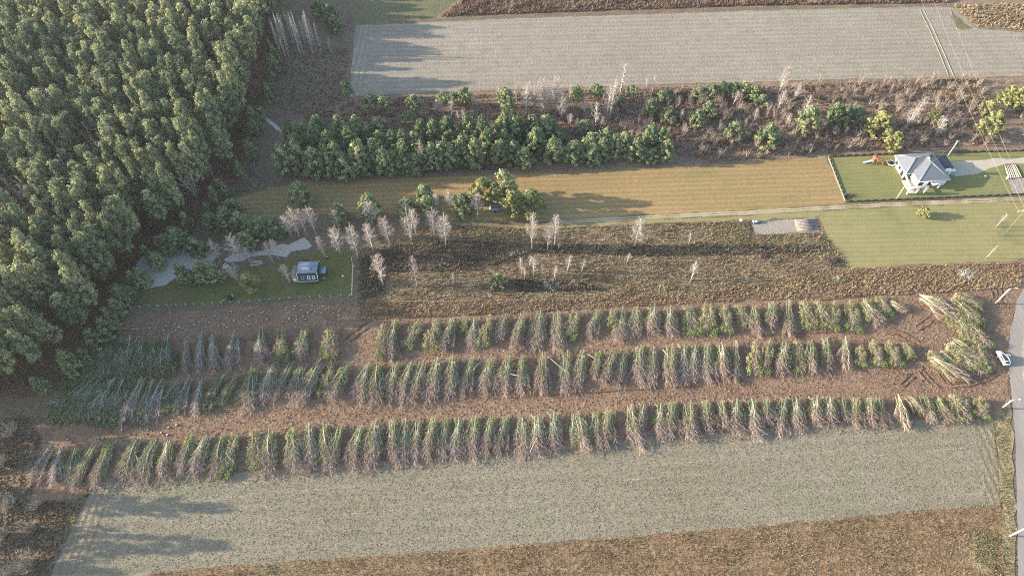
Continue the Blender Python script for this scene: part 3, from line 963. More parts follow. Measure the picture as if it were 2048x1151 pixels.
def put_birch(lst, kinds, look, where, group, seed, cat='birch'):
    rr = random.Random(seed)
    lst = sorted(lst, key=lambda a: a[0])
    for i, a in enumerate(lst):
        u, vb, vt = a[:3]
        p = g(u, vb)
        h = max(1.5, height_at(vb, vt))
        rad = a[3] if len(a) > 3 else h * rr.uniform(.19, .26)
        rr.choice(kinds).put(p.x, p.y, h, rad, rr.uniform(0, 6.28), lab(look, i, len(lst), where), cat, group)


B6 = lambda l: [(400 + a[0] / 3.596, 380 + a[1] / 3.596, 380 + a[2] / 3.596) + tuple(a[3:]) for a in l]
B7 = lambda l: [(900 + a[0] / 3.413, 380 + a[1] / 3.413, 380 + a[2] / 3.413) + tuple(a[3:]) for a in l]
C2 = lambda l: [(500 + a[0] / 3.288, 100 + a[1] / 3.288, 100 + a[2] / 3.288) + tuple(a[3:]) for a in l]
C3 = lambda l: [(1000 + a[0] / 3.288, 100 + a[1] / 3.288, 100 + a[2] / 3.288) + tuple(a[3:]) for a in l]
C4 = lambda l: [(1500 + a[0] / 3.288, 100 + a[1] / 3.288, 100 + a[2] / 3.288) + tuple(a[3:]) for a in l]
put_birch(B6([(155, 525, 360), (300, 530, 330), (370, 535, 410), (525, 520, 375), (575, 510, 365), (900, 490, 345, 1.8), (650, 675, 540, 1.7)]), BI, 'bare pale birch',
          'of those round the small cabin', 'birches round the cabin', 1)
put_birch(B6([(275, 660, 510, 2.6)]), BW, 'spreading pink-twigged bare tree beside the bright young pine', '', None, 2, 'bare tree')
put_birch(B6([(665, 345, 185), (715, 340, 140), (772, 330, 138), (835, 320, 120)]), BI, 'pink-topped birch', 'of four in a row behind the small cabin',
          'four birches behind the cabin', 3)
put_birch(B6([(1000, 280, 150), (1245, 250, 90, 2.6), (1015, 470, 270), (1135, 490, 258, 2.6), (1245, 450, 260), (1370, 405, 190), (1560, 340, 140), (1690, 340, 145),
              (1768, 400, 185)]) + C2([(1230, 1060, 950), (1315, 1060, 915), (1500, 1105, 955), (1740, 1000, 930)]), BI, 'bare white-stemmed birch',
          'between the cabin and the meadow', 'birches between cabin and meadow', 4)
put_birch(B6([(1520, 370, 125, 3.3)]), BW, 'wide tan bare tree with many stems among the birches', '', None, 5, 'bare tree')
put_birch(B6([(1320, 690, 475, 2.5), (1562, 690, 475, 1.5)]), BI, 'pale bare birch', 'of two in the weeds right of the cabin fence', 'two birches by the fence', 6)
put_birch(B7([(560, 410, 165, 2.0), (665, 410, 245, 1.8), (715, 380, 172, 2.4), (740, 410, 350, .7)]), BI, 'white bare birch', 'of the group in the weedy field',
          'birches in the weedy field', 7)
put_birch(B7([(1255, 390, 205, 2.7)]), BI, 'wide white birch standing alone in the middle of the weedy field', '', None, 8)
put_birch(B7([(1630, 365, 285), (490, 580, 465), (513, 600, 530), (570, 600, 470), (710, 610, 515), (800, 555, 445), (900, 560, 465), (1205, 500, 425), (545, 520, 440),
              (630, 580, 505), (25, 640, 565), (1645, 620, 500, 1.8)]), BS, 'thin bare birch sapling', 'of those in the weedy field',
          'birch saplings in the weedy field', 9)
put_birch(C2([(1325, 455, 325), (1250, 430, 330), (1228, 430, 340), (1400, 470, 390), (1375, 480, 400), (1640, 330, 220), (1740, 375, 275), (1810, 440, 245), (1870, 425, 235), (1915, 450, 215),
              (1130, 740, 590, 1.5), (1240, 770, 670, 1.2), (1470, 400, 290, .9), (1500, 380, 290, .9), (700, 365, 270, .8)]) +
          C3([(170, 440, 195), (225, 410, 220), (270, 440, 195), (340, 400, 190), (370, 420, 195), (405, 470, 305), (460, 330, 215), (550, 440, 325), (630, 520, 355),
              (655, 530, 440), (700, 450, 225), (720, 460, 195), (790, 300, 75), (760, 300, 180), (880, 330, 250), (950, 290, 185), (1000, 285, 155), (1530, 370, 270),
              (1680, 315, 245), (110, 330, 220), (290, 440, 330), (460, 500, 420), (500, 510, 450), (1180, 480, 380), (680, 330, 250)]), BI + BS,
          'bare white birch', 'below the ploughed field', 'birches below the ploughed field', 10)
put_birch(C3([(1820, 315, 105, 2.2), (1815, 415, 265, 2.0), (1930, 335, 235, 1.5)]) + C4([(1015, 530, 385, 2.2), (1060, 480, 310, 2.4), (1205, 580, 440, 2.3), (345, 445, 305),
          (290, 330, 215), (230, 510, 420), (20, 480, 390)]), BI, 'leaning white bare birch', 'in the scrub by the white house',
          'birches in the scrub', 11)
K1 = lambda l: [(a[0] / 2.877, a[1] / 2.877, a[2] / 2.877) + tuple(a[3:]) for a in l]
rr = random.Random(21)
slim = [(1605 + 245 * rr.random(), 0, 0) for _ in range(26)]
slim = [(x, 240 + 90 * rr.random(), 55 + 70 * rr.random(), .9) for x, _, _ in slim] + [(1610, 195, 90, .9), (1640, 330, 210, 1.0), (1905, 305, 215, 1.0), (1580, 330, 210, .8)]
put_birch(K1(slim), BS, 'slim bare birch', 'of the thicket at the top by the forest', 'slim birch thicket at the top', 12)
put_birch(K1([(1435, 200, 38, 2.2), (1350, 160, 45, 2.4), (1345, 340, 225, 3.0), (1265, 925, 745, 1.6), (1340, 890, 745, 2.0), (1205, 1030, 920, 1.3), (1235, 1030, 930, 1.3)]), BI,
          'bare birch', 'of those along the forest edge', 'bare trees along the forest edge', 13)
put_birch(K1([(1140, 1150, 945, 4.2)]), BW, 'large grey spreading bare tree at the forest edge', '', None, 14, 'bare tree')
put_birch(inner, BW, 'bare pinkish broadleaf tree', 'of those among the forest pines', 'bare trees among the forest pines', 15, 'bare tree')
put_birch([(1992, 453.5, 427, 1.0), (1972, 516, 489, .8)], BS, 'thin white sapling', 'of two on the striped lawn', 'two saplings on the lawn', 16)


# bare bushes in the lower left corner
def bush_mesh(seed, h, rad, n):
    m_ = MB()
    twig_bush(m_, (0, 0, 0), h, rad, n, np.random.default_rng(seed))
    return m_.mesh('bare_bush', M['pale_twig'])


bm_ = [bush_mesh(k, 3.2, 2.2, 70) for k in range(3)]
BL = [(28, 868, 1.3, 'beside the sunlit bank below the forest'), (10, 925, 1.0, 'at the left edge above the felled front row'),
      (22, 1012, 1.2, 'at the left edge left of the dark weeds'), (78, 1012, .9, 'just left of the front row end'),
      (66, 1060, 1.1, 'halfway down the dark weeds'), (12, 1072, 1.2, 'at the left edge low in the dark weeds'),
      (62, 1135, 1.5, 'near the corner of the sprouting field'), (20, 1150, 1.1, 'in the bottom left corner')]
for i, (u, v, sc, wh) in enumerate(BL):
    o = obj('bare_bush', bm_[i % 3], None, g(u, v))
    o.scale = (sc * 1.15, sc * 1.15, sc)
    o.rotation_euler.z = i * 1.3
    tag(o, 'twiggy grey bare bush ' + wh, 'bush', 'bare bushes at the lower left')

# the small green and yellow shrubs that stand alone
me = young_pine(501, 3.2, 1.5, 22, 40, .3, 'needle_yellow', .15)
p = g(1843, 432)
o = empty('garden_shrub', p, 0, 'small round yellow-green shrub alone on the striped lawn', 'shrub')
for q in me: obj(q.name.split('.')[0], q, o)
me = young_pine(502, 4.8, 2.1, 26, 40, .36, 'needle_blue', .05)
p = g(995, 572)
o = empty('garden_shrub', p, 0, 'rounded fresh green shrub alone in the weedy field', 'shrub')
for q in me: obj(q.name.split('.')[0], q, o)

# ------------------------------------------------------------------ felled trees in rows
M['stem'] = tone_mat('felled_stems', [(0, (.28, .27, .19)), (.5, (.40, .385, .29)), (1, (.58, .56, .47))], .5)
M['grey_stem'] = tone_mat('grey_felled_stems', [(0, (.38, .37, .34)), (.5, (.47, .46, .42)), (1, (.58, .56, .52))], .4)
M['olive_twig'] = tone_mat('mossy_side_branches', [(0, (.13, .13, .06)), (.5, (.26, .245, .125)), (1, (.48, .44, .27))], .5, .15)
M['pink_twig'] = tone_mat('felled_crown_twigs', [(0, (.26, .16, .145)), (.5, (.40, .28, .25)), (1, (.60, .49, .46))], .4, .15)
M['felled_leaf'] = tone_mat('felled_foliage', [(0, (.11, .17, .05)), (.5, (.21, .28, .09)), (1, (.37, .42, .17))], .3, .2)
M['dry_leaf'] = tone_mat('dry_felled_foliage', [(0, (.22, .20, .10)), (.5, (.34, .31, .17)), (1, (.48, .43, .27))], .3, .2)
M['felled_pine'] = tone_mat('felled_pine_foliage', [(0, (.07, .11, .05)), (.5, (.13, .17, .075)), (1, (.22, .25, .12))], .3, .15)
L0 = 12.0


def bundle_meshes(kind, seed):
    """butts at y=0, crowns towards +y; every stem is a mesh of its own"""
    r = np.random.default_rng(seed)
    nst = {'bare': 12, 'grey': 9, 'mixed': 10, 'leafy': 7, 'pine': 6, 'fan': 15}[kind] + int(r.integers(-1, 3))
    stems = []
    ol, pk, lf = MB(), MB(), MB()
    sm = M['grey_stem'] if kind in ('grey', 'pine') else M['stem']
    fan = 3.2 if kind == 'fan' else r.uniform(1.5, 2.1)
    skew = r.normal(0, .35)
    for k in range(nst):
        q = (k + .5) / nst * 2 - 1
        x0, x1 = q * .95 + r.normal(0, .28), q * fan + r.normal(0, .5) + skew
        if r.random() < .16: x0, x1 = -x0 * 1.4, x1 * 1.3
        z0 = .5 + 1.5 * (1 - abs(q)) * r.uniform(.5, 1.1)
        z1 = .35 + 1.1 * r.random() * (1 - abs(q) * .4)
        y0, y1 = r.uniform(-.7, 1.6), L0 * (1.08 - .3 * abs(q) - .22 * r.random())
        a, c = Vector((x0, y0, z0)), Vector((x1, y1, z1))
        b = a.lerp(c, .5) + Vector((r.normal(0, .22), 0, .2 + r.random() * .4))
        s_ = MB()
        tn = r.random()
        rt = r.uniform(.05, .09)
        s_.tube([a, b, c], [rt, rt * .85, .04], 4, True, tn)
        nb = 10
        for j in range(nb):
            t = .2 + .76 * (j + r.random()) / nb
            p = (a.lerp(b, t * 2) if t < .5 else b.lerp(c, t * 2 - 1))
            sd = 1 if (j + k) % 2 else -1
            e = p + Vector((sd * r.uniform(.35, .95), r.uniform(1.2, 2.6) * (1.2 - t * .4), r.uniform(-.2, .45)))
            s_.tube([p, e], [.055, .02], 3, False, tn)
            n = 9 if t > .5 else 6
            ss = r.random((n, 1))
            P = np.array(p) + (np.array(e) - np.array(p)) * ss
            D = np.array([sd * .3, 1.3, .05]) + r.normal(0, .42, (n, 3))
            ribbons(pk if t > .5 + .15 * r.random() else ol, P, D, .7 + 1.0 * r.random(n), .055, r)
        stems.append(s_.mesh('trunk', sm))
        n = 52                                                # twigs of the crown end
        t = .5 + .5 * r.random(n)
        A_, B_ = np.array(b), np.array(c)
        P = A_ + (B_ - A_) * ((t - .5) * 2)[:, None] + r.normal(0, .28, (n, 3)) * np.array([1, 1, .6])
        D = np.array([q * .15, 1.2, .02]) + r.normal(0, .36, (n, 3)) * np.array([1, 1, .7])
        ribbons(pk, P, D, .6 + 1.1 * r.random(n), .045, r)
        n = 46                                                # mossy side growth near the butts
        t = .02 + .66 * r.random(n)
        P = np.array(a) + (np.array(c) - np.array(a)) * t[:, None] + r.normal(0, .3, (n, 3)) * np.array([1.1, 1, .7])
        D = np.array([0, 1.0, .2]) + r.normal(0, .62, (n, 3)) * np.array([1.1, 1, .6])
        ribbons(ol, P, D, .6 + .9 * r.random(n), .06, r)
    nl = {'bare': 420, 'grey': 300, 'mixed': 1000, 'leafy': 2200, 'pine': 1700, 'fan': 600}[kind]
    lo, hi = {'bare': (.04, .58), 'grey': (.04, .6), 'mixed': (.06, .78), 'leafy': (.05, .97), 'pine': (.15, 1.0), 'fan': (.4, .9)}[kind]
    ncl = max(4, nl // 34)
    for k in range(ncl):
        t = r.uniform(lo, hi)
        wd = .7 + (fan + .2) * math.sin(min(1, t * 1.15) * math.pi * .62)
        c = np.array([r.uniform(-1, 1) * wd * .85 + skew * t, t * L0, .3 + 1.15 * r.random() * (1 - .4 * t) + {'pine': .35, 'leafy': .3, 'mixed': .15}.get(kind, 0)])
        n = nl // ncl
        q = r.normal(size=(n, 3))
        C = c + q * np.array([.34, .62, .26])
        C[:, 2] = np.maximum(C[:, 2], .06)
        sz = {'leafy': .16, 'pine': .21}.get(kind, .15)
        tn = np.clip(.3 + .35 * r.random() + r.normal(0, .15, n), 0, 1)
        leaves(lf, C, q * np.array([1, .5, 1]) + np.array([0, .2, .7]), sz * (.7 + .8 * r.random(n)), r, tn, int(kind == 'leafy' and t < .5 + .2 * r.random()), .5)
    out = [('trunk', m_) for m_ in stems]
    out.append(('side_branches', ol.mesh('side_branches', M['olive_twig'])))
    out.append(('twigs', pk.mesh('twigs', M['pink_twig'])))
    out.append(('foliage', lf.mesh('foliage', M['felled_pine'] if kind in ('pine', 'grey') else [M['felled_leaf'], M['dry_leaf']])))
    return out


PROTO = {k: [bundle_meshes(k, 700 + 17 * i + 3 * len(k)) for i in range(n)] for k, n in
         (('bare', 5), ('grey', 3), ('mixed', 5), ('leafy', 4), ('pine', 3), ('fan', 2))}
LOOK = {'bare': 'bare pink-tipped pile of felled trees', 'grey': 'grey-stemmed pile of felled trees',
        'mixed': 'half green pile of felled trees', 'leafy': 'leafy green pile of felled trees',
        'pine': 'dark green pile of felled pines', 'fan': 'wide fanned pile of felled trees'}
GRP = 'piles of felled trees laid in rows'


def put_row(lst, where):
    lst = sorted(lst, key=lambda a: a[0] + a[2])
    rr = random.Random(len(lst))
    for i, a in enumerate(lst):
        u0, v0, u1, v1, kind = a[:5]
        wsc = a[5] if len(a) > 5 else 1.0
        p, q = g(u0, v0, .8), g(u1, v1, .5)
        dv = q - p
        L = math.hypot(dv.x, dv.y)
        o = empty('felled_tree_pile', (p.x, p.y, 0), math.atan2(dv.y, dv.x) - math.pi / 2 + rr.gauss(0, .055), lab(LOOK[kind], i, len(lst), where), 'felled trees', GRP)
        o.scale = (wsc * rr.uniform(.8, 1.05), L / L0, rr.uniform(.8, 1.2))
        for nm, me in rr.choice(PROTO[kind]): obj(nm, me, o)


b, gr, mx, lf, pn, fn = 'bare', 'grey', 'mixed', 'leafy', 'pine', 'fan'
ROW_C = [(109, 890, 64, 977, gr, .9), (130, 894, 96, 977, gr, .8), (154, 897, 125, 974, mx, .8), (193, 884, 154, 987, mx), (225, 879, 196, 980, mx), (277, 878, 238, 964, mx),
 (312, 881, 264, 974, mx), (341, 881, 328, 964, b), (386, 868, 363, 952, mx), (415, 871, 379, 955, b), (447, 871, 421, 958, mx), (476, 865, 447, 958, lf), (509, 860, 503, 938, lf),
 (541, 864, 525, 954, mx), (585, 854, 583, 950, mx, 1.2), (622, 851, 622, 938, b), (649, 851, 644, 941, mx), (681, 851, 664, 944, mx), (725, 851, 699, 941, b), (757, 844, 744, 938, b, 1.2),
 (786, 841, 786, 931, b), (815, 841, 808, 931, b), (840, 841, 824, 925, b), (870, 836, 863, 926, b), (893, 838, 884, 920, b), (920, 835, 911, 921, b), (952, 832, 950, 921, b),
 (984, 835, 978, 915, b), (1014, 832, 1008, 915, b), (1048, 838, 1051, 915, b, 1.2), (1077, 829, 1081, 915, b), (1108, 823, 1115, 908, b, 1.1), (1151, 826, 1169, 908, mx, 1.2),
 (1191, 823, 1203, 902, mx), (1218, 820, 1224, 902, b), (1261, 811, 1268, 898, b), (1288, 806, 1285, 876, b, .8), (1321, 805, 1320, 883, b), (1345, 805, 1348, 880, b),
 (1376, 805, 1382, 882, b), (1411, 802, 1419, 868, b), (1439, 802, 1448, 857, b, .8), (1472, 799, 1476, 871, b), (1502, 799, 1520, 882, b), (1532, 799, 1542, 851, b, .8),
 (1571, 794, 1560, 871, b, 1.2), (1591, 794, 1608, 868, b), (1631, 794, 1640, 854, b), (1657, 794, 1664, 853, b), (1683, 799, 1697, 844, b, .8), (1712, 797, 1717, 858, b),
 (1739, 797, 1749, 856, b), (1757, 796, 1775, 859, b, .9), (1793, 794, 1810, 859, fn, .55), (1813, 794, 1840, 832, mx, .8), (1846, 791, 1861, 847, mx), (1873, 797, 1890, 847, mx, .9),
 (1905, 791, 1914, 844, lf, .9), (1929, 797, 1932, 835, b, .7), (1958, 796, 1961, 835, lf)]
ROW_B = [(150, 785, 98, 835, pn, 1.2), (172, 768, 112, 843, pn, 1.2), (190, 762, 135, 845, pn, 1.2), (208, 759, 156, 845, pn, 1.2), (228, 760, 178, 846, pn, 1.2), (246, 759, 201, 849, pn, 1.2), (266, 759, 226, 848, pn, 1.1), (286, 759, 251, 852, gr), (306, 760, 275, 846, pn, .9), (325, 762, 299, 849, gr),
 (363, 759, 338, 826, pn, .9), (408, 757, 389, 836, gr), (380, 758, 360, 830, gr, .8), (450, 750, 410, 820, pn, .8), (476, 749, 434, 810, lf, .7), (506, 738, 477, 828, mx), (548, 729, 519, 809, b),
 (583, 725, 538, 806, mx), (606, 732, 583, 806, mx), (644, 725, 596, 812, b), (664, 725, 644, 796, lf, .9), (694, 732, 673, 809, mx), (738, 729, 712, 806, b), (757, 729, 734, 815, mx),
 (795, 725, 770, 806, b), (824, 725, 792, 809, b), (847, 722, 828, 806, b), (879, 721, 858, 804, b), (909, 717, 905, 796, b), (947, 717, 932, 799, b), (984, 717, 972, 793, b),
 (1020, 711, 1008, 790, b), (1045, 714, 1039, 793, b), (1087, 708, 1081, 793, fn, .75), (1133, 702, 1121, 787, b), (1169, 705, 1154, 781, b), (1200, 702, 1185, 762, mx, .9), (1230, 699, 1209, 769, b),
 (1248, 696, 1242, 772, b), (1280, 694, 1277, 774, b, 1.2), (1310, 696, 1306, 775, b), (1340, 692, 1338, 773, b), (1368, 688, 1359, 768, b), (1390, 688, 1388, 765, b, .9), (1416, 688, 1419, 768, b, 1.1),
 (1442, 688, 1451, 765, b), (1471, 685, 1476, 768, fn, .6), (1509, 685, 1511, 753, lf), (1541, 679, 1534, 751, lf), (1571, 685, 1568, 756, b), (1595, 682, 1594, 745, lf, .8), (1620, 682, 1626, 751, mx),
 (1649, 676, 1660, 745, mx), (1689, 679, 1694, 742, fn, .55), (1720, 693, 1720, 731, lf, .8), (1743, 682, 1757, 732, lf, .9), (1775, 682, 1793, 733, lf), (1808, 688, 1822, 720, lf, .8)]
ROW_A = [(158, 705, 132, 775, pn, 1.2), (172, 690, 148, 768, pn, 1.2), (188, 683, 170, 768, pn, 1.2), (206, 680, 192, 770, pn, 1.2), (224, 678, 211, 765, pn, 1.2), (243, 675, 232, 757, pn, 1.2), (262, 675, 250, 757, pn, 1.1), (282, 675, 268, 757, pn, 1.2), (309, 675, 299, 754, pn, 1.2), (336, 675, 331, 752, pn, 1.1),
 (373, 685, 371, 749, gr, .6), (407, 665, 392, 749, gr), (429, 669, 424, 749, gr), (473, 665, 466, 743, gr, 1.1), (521, 658, 519, 729, gr), (564, 658, 559, 729, lf, .9), (609, 658, 609, 722, mx),
 (660, 658, 657, 719, lf, 1.1), (770, 648, 763, 716, lf, .8), (792, 642, 783, 722, b), (840, 642, 815, 696, lf, .9), (873, 642, 861, 702, lf), (909, 638, 890, 708, b), (931, 638, 926, 668, lf, .7),
 (950, 635, 947, 702, b), (981, 632, 969, 696, lf, .8), (1014, 632, 999, 683, b), (1048, 626, 1029, 702, b), (1084, 626, 1066, 699, b), (1113, 623, 1109, 702, b, 1.1), (1154, 623, 1139, 680, lf),
 (1200, 620, 1182, 680, b), (1227, 620, 1224, 655, lf, .7), (1242, 616, 1242, 686, b, 1.2), (1277, 616, 1270, 674, b, .9), (1309, 616, 1306, 671, b), (1340, 615, 1339, 674, b), (1373, 613, 1378, 670, lf, 1.1),
 (1418, 610, 1413, 670, lf, 1.1), (1448, 613, 1448, 665, lf, .9), (1476, 610, 1485, 653, lf, .9), (1509, 613, 1514, 673, b, .9), (1542, 607, 1540, 659, mx), (1577, 602, 1583, 676, fn, .6), (1607, 604, 1614, 656, lf, .9),
 (1634, 604, 1651, 656, lf), (1669, 604, 1663, 659, lf), (1700, 602, 1702, 662, lf, 1.1), (1725, 602, 1748, 652, mx), (1757, 593, 1772, 637, lf), (1780, 605, 1812, 622, b, .7)]
HEAP = [(1838, 595, 1908, 634, fn, .9), (1905, 590, 1958, 620, lf, 1.3), (1893, 618, 1908, 655, lf, .9), (1930, 636, 1962, 690, lf, 1.5), (1945, 620, 1955, 655, pn, 1.1), (1887, 696, 1968, 728, lf, 1.2),
 (1861, 720, 1932, 759, fn, .7), (1950, 695, 1966, 745, lf, 1.1), (1905, 680, 1950, 712, mx, 1.0), (1870, 718, 1905, 752, lf, .8), (1860, 598, 1925, 645, mx, .9), (1900, 600, 1950, 645, lf, 1.1), (1920, 610, 1965, 650, lf, 1.0), (1915, 640, 1945, 690, lf, 1.1),
        (1935, 650, 1975, 700, lf, 1.1), (1895, 690, 1950, 740, lf, 1.1), (1925, 700, 1970, 745, mx, 1.1), (1880, 705, 1940, 755, mx, .9), (1950, 680, 1972, 735, lf, .9), (1855, 705, 1900, 745, lf, .9)]
put_row(ROW_C, 'in the front felled row')
put_row(ROW_B, 'in the middle felled row')
put_row(ROW_A, 'in the rear felled row')
put_row(HEAP, 'in the heap beside the road')

# single stems that slid off the piles
def loose_stem(seed):
    r = np.random.default_rng(seed)
    m_ = MB()
    P = [Vector((0, 0, .9)), Vector((r.normal(0, .15), 4.5, 1.2)), Vector((r.normal(0, .3), 9, .8))]
    m_.tube(P, [.085, .06, .02], 5, True, .5)
    for k in range(8):
        t = .45 + .06 * k
        p = P[0].lerp(P[2], t) + Vector((0, 0, .3))
        m_.tube([p, p + Vector((random.uniform(-.8, .8), 1.2, .1))], [.04, .012], 3, False, .8)
    return m_.mesh('fallen_tree', M['stem'])


LS = [(1093, 711, 1142, 756), (1017, 748, 1056, 758), (1175, 709, 1206, 730), (862, 740, 905, 712), (1325, 700, 1352, 735), (1060, 905, 1085, 850), (660, 760, 702, 730), (1180, 858, 1162, 838),
      (115, 905, 132, 940), (268, 905, 288, 930), (452, 905, 470, 930), (968, 720, 940, 745), (1232, 640, 1262, 655)]
ls_me = [loose_stem(k) for k in range(3)]
for i, (u0, v0, u1, v1) in enumerate(sorted(LS)):
    p, q = g(u0, v0, 1), g(u1, v1, 1)
    o = obj('fallen_tree', ls_me[i % 3], None, (p.x, p.y, .45))
    dv = q - p
    o.rotation_euler.z = math.atan2(dv.y, dv.x) - math.pi / 2
    o.scale = (1, dv.length / 9, 1)
    tag(o, lab('single pale stem lying askew across the piles', i, len(LS), 'of them'), 'fallen tree', 'single stems across the piles')

# stumps left between the rows
M['cut_wood'] = plain('cut_wood', (.62, .52, .40), .8, .1, var=.2)
mb = MB()
mb.tube([(0, 0, -.05), (0, 0, .3)], [.24, .19], 7, True)
mb.tube([(0, 0, .3), (0, 0, .315)], [.175, .175], 7, True, mat=1)
stump = mb.mesh('tree_stump', [M['pine_bark'], M['cut_wood']])
rs = np.random.default_rng(77)
for px, n in (([(225, 655), (500, 615), (700, 608), (690, 650), (500, 655), (300, 668), (200, 690)], 85), ([(150, 850), (420, 850), (420, 868), (110, 890)], 12)):
    for p in scatter(px, n, rs):
        o = obj('tree_stump', stump, None, (p[0], p[1], 0.0))
        s_ = rs.uniform(.8, 1.4)
        o.scale = (s_, s_, s_)
        tag(o, 'pale freshly cut tree stump on the shaded cleared ground', 'tree stump', 'cut stumps on the cleared ground')

# churned wheel ruts where the machine turned
mb = MB()
RUTS = [[(1865, 722), (1868, 735), (1878, 750), (1893, 768)], [(1872, 722), (1876, 736), (1887, 752), (1903, 770)], [(1842, 730), (1848, 745), (1862, 760), (1880, 776)],
        [(1835, 742), (1844, 752), (1857, 766)], [(1800, 768), (1812, 757), (1822, 746)], [(1806, 775), (1819, 763), (1830, 752)], [(1900, 775), (1940, 772), (1975, 762), (1998, 748)],
        [(1900, 768), (1940, 765), (1972, 755), (1992, 742)], [(1975, 560), (1990, 572), (1996, 590), (1988, 606)], [(1985, 560), (2000, 575), (2006, 592), (1998, 608)],
        [(1965, 566), (1982, 580), (1986, 596)], [(2000, 600), (2010, 612), (2018, 616)], [(1840, 660), (1856, 650), (1866, 640)], [(1830, 652), (1846, 642), (1858, 632)],
        [(1770, 660), (1800, 672), (1830, 690)], [(1780, 655), (1810, 666), (1838, 684)], [(1700, 590), (1780, 582), (1850, 570), (1920, 560)], [(1640, 600), (1740, 592), (1820, 583), (1900, 572)],
        [(690, 680), (705, 665), (725, 650), (745, 640)], [(700, 685), (717, 668), (738, 655)], [(1300, 760), (1310, 758), (1330, 757)], [(980, 798), (1100, 790), (1250, 780), (1400, 772)],
        [(1500, 672), (1600, 667), (1700, 662)], [(1000, 610), (1200, 600), (1400, 594), (1550, 590)]]
for k, line in enumerate(RUTS):
    P = [g(u, v, .05) for u, v in line]
    Q = []
    for a, c in zip(P, P[1:]):
        for j in range(4): Q.append(a.lerp(c, j / 4) + Vector((random.uniform(-.12, .12), random.uniform(-.12, .12), random.uniform(-.05, .05))))
    mb.tube(Q + [P[-1]], [random.uniform(.12, .28) for _ in range(len(Q) + 1)], 4, False, random.random())
tag(mb.build('mud_ridges', M['rut']), 'ridges of mud thrown up by wheels on the cleared ground', kind='stuff')
mb = MB()
for line in ([(1840, 20), (1860, 62), (1880, 108), (1897, 152)], [(1847, 20), (1868, 62), (1889, 108), (1907, 152)]):
    P = [g(u, v, .02) for u, v in line]
    mb.tube(P, [.16] * 4, 4, False)
tag(mb.build('tractor_ruts', M['clod']), 'pair of tractor ruts down the ploughed field', kind='stuff')

# ------------------------------------------------------------------ buildings and things
M['white'] = plain('white_render', (.80, .78, .75), .8, .2, var=.04)
M['roof_grey'] = plain('grey_roof_metal', (.15, .165, .195), .6, .3, var=.06)
M['roof_blue'] = plain('bluish_roof_metal', (.24, .28, .35), .7, .2, var=.06)
M['dark_wood'] = plain('dark_blue_boards', (.055, .065, .085), .7, .3)
M['glass'] = plain('window_glass', (.03, .035, .045), .1, .6)
M['wood'] = plain('warm_wood', (.30, .19, .11), .7, .2)
M['concrete'] = plain('concrete', (.25, .235, .20), .9, .1, var=.2)
M['pole_white'] = plain('pale_concrete_pole', (.62, .59, .54), .8, .2)
M['red'] = plain('red_paint', (.48, .12, .08), .6, .3)
M['orange_wood'] = plain('orange_stained_wood', (.42, .18, .09), .7, .2)
M['slide_blue'] = plain('light_blue_plastic', (.32, .55, .68), .4, .4)
M['black'] = plain('black_mesh', (.03, .03, .033), .7, .3)
M['car_white'] = plain('white_car_paint', (.75, .75, .74), .25, .5, var=.02)
M['tyre'] = plain('tyre_rubber', (.025, .025, .025), .9, .1)
M['metal'] = plain('grey_metal', (.35, .36, .37), .4, .5, metal=.3)
M['green_paint'] = plain('dark_green_paint', (.03, .075, .06), .6, .3)
M['old_pole'] = plain('weathered_pole', (.22, .20, .14), .9, .1)
M['wire'] = plain('wire_metal', (.50, .48, .45), .6, .3)
M['tail'] = plain('red_lamp_glass', (.35, .02, .02), .3, .5)
M['fence_dark'] = plain('dark_fence_mesh', (.10, .095, .08), .8, .1)
M['paving'] = plain('terrace_paving', (.42, .33, .24), .9, .1)

# the white house; local x runs along the front eave, local y to the back
E = 3.0
A0, A1 = g(1789.5, 310.5, E), g(1866.4, 305.5, E)
hx = math.atan2(A1.y - A0.y, A1.x - A0.x)
W_ = (A1 - A0).length
inv = Matrix.Rotation(-hx, 3, 'Z')
loc = lambda u, v, z: inv @ (g(u, v, z) - Vector((A0.x, A0.y, 0)))
pC, pD, pE, pF = (loc(*q, E) for q in ((1895, 361), (1836.4, 362), (1827.3, 346.5), (1809.2, 347.5)))
print('house', W_, pC, pD, pE, pF)
yS = (pC.y + pD.y) / 2
yM = (pE.y + pF.y) / 2
xW = (pD.x + pE.x) / 2
W2 = W_
RZ = E + 2.7
house = empty('white_house', (A0.x, A0.y, 0), hx, 'white bungalow with a grey hipped roof and corner terrace in the fenced garden', 'house')
A, B, Cc, D_, E_, F_ = [Vector(q) for q in ((0, 0, E), (W2, 0, E), (W2, yS, E), (xW, yS, E), (xW, yM, E), (0, yM, E))]
hy = yM / 2
R1 = Vector((-hy * .95, hy, RZ)); R2 = Vector(((xW + W2) / 2 - .4, hy, RZ)); R3 = Vector(((xW + W2) / 2, yS + (W2 - xW) / 2, RZ))
mb = MB()
for q in ((B, A, R1, R2), (A, F_, R1), (F_, E_, R2, R1), (E_, D_, R3, R2), (D_, Cc, R3), (Cc, B, R2, R3)): mb.poly(q)
roof = mb.build('roof', M['roof_grey'], house)
mb = MB()
for a, c in ((A, R1), (F_, R1), (R1, R2), (B, R2), (R2, R3), (D_, R3), (Cc, R3), (E_, R2)): mb.tube([a + Vector((0, 0, .04)), c + Vector((0, 0, .04))], [.09, .09], 4)
mb.build('ridge_cap', M['metal'], roof)
mb = MB()
out = [A, B, Cc, D_, E_, F_]
for i in range(6):
    a, c = out[i], out[(i + 1) % 6]
    mb.bar(a - Vector((0, 0, .1)), c - Vector((0, 0, .1)), .16)
mb.build('gutter', M['white'], roof)
mb = MB()
ov = .55
mb.box((W2 / 2, yM / 2, E / 2 - .08), (W2 - 2 * ov, -yM - 2 * ov, E - .16))
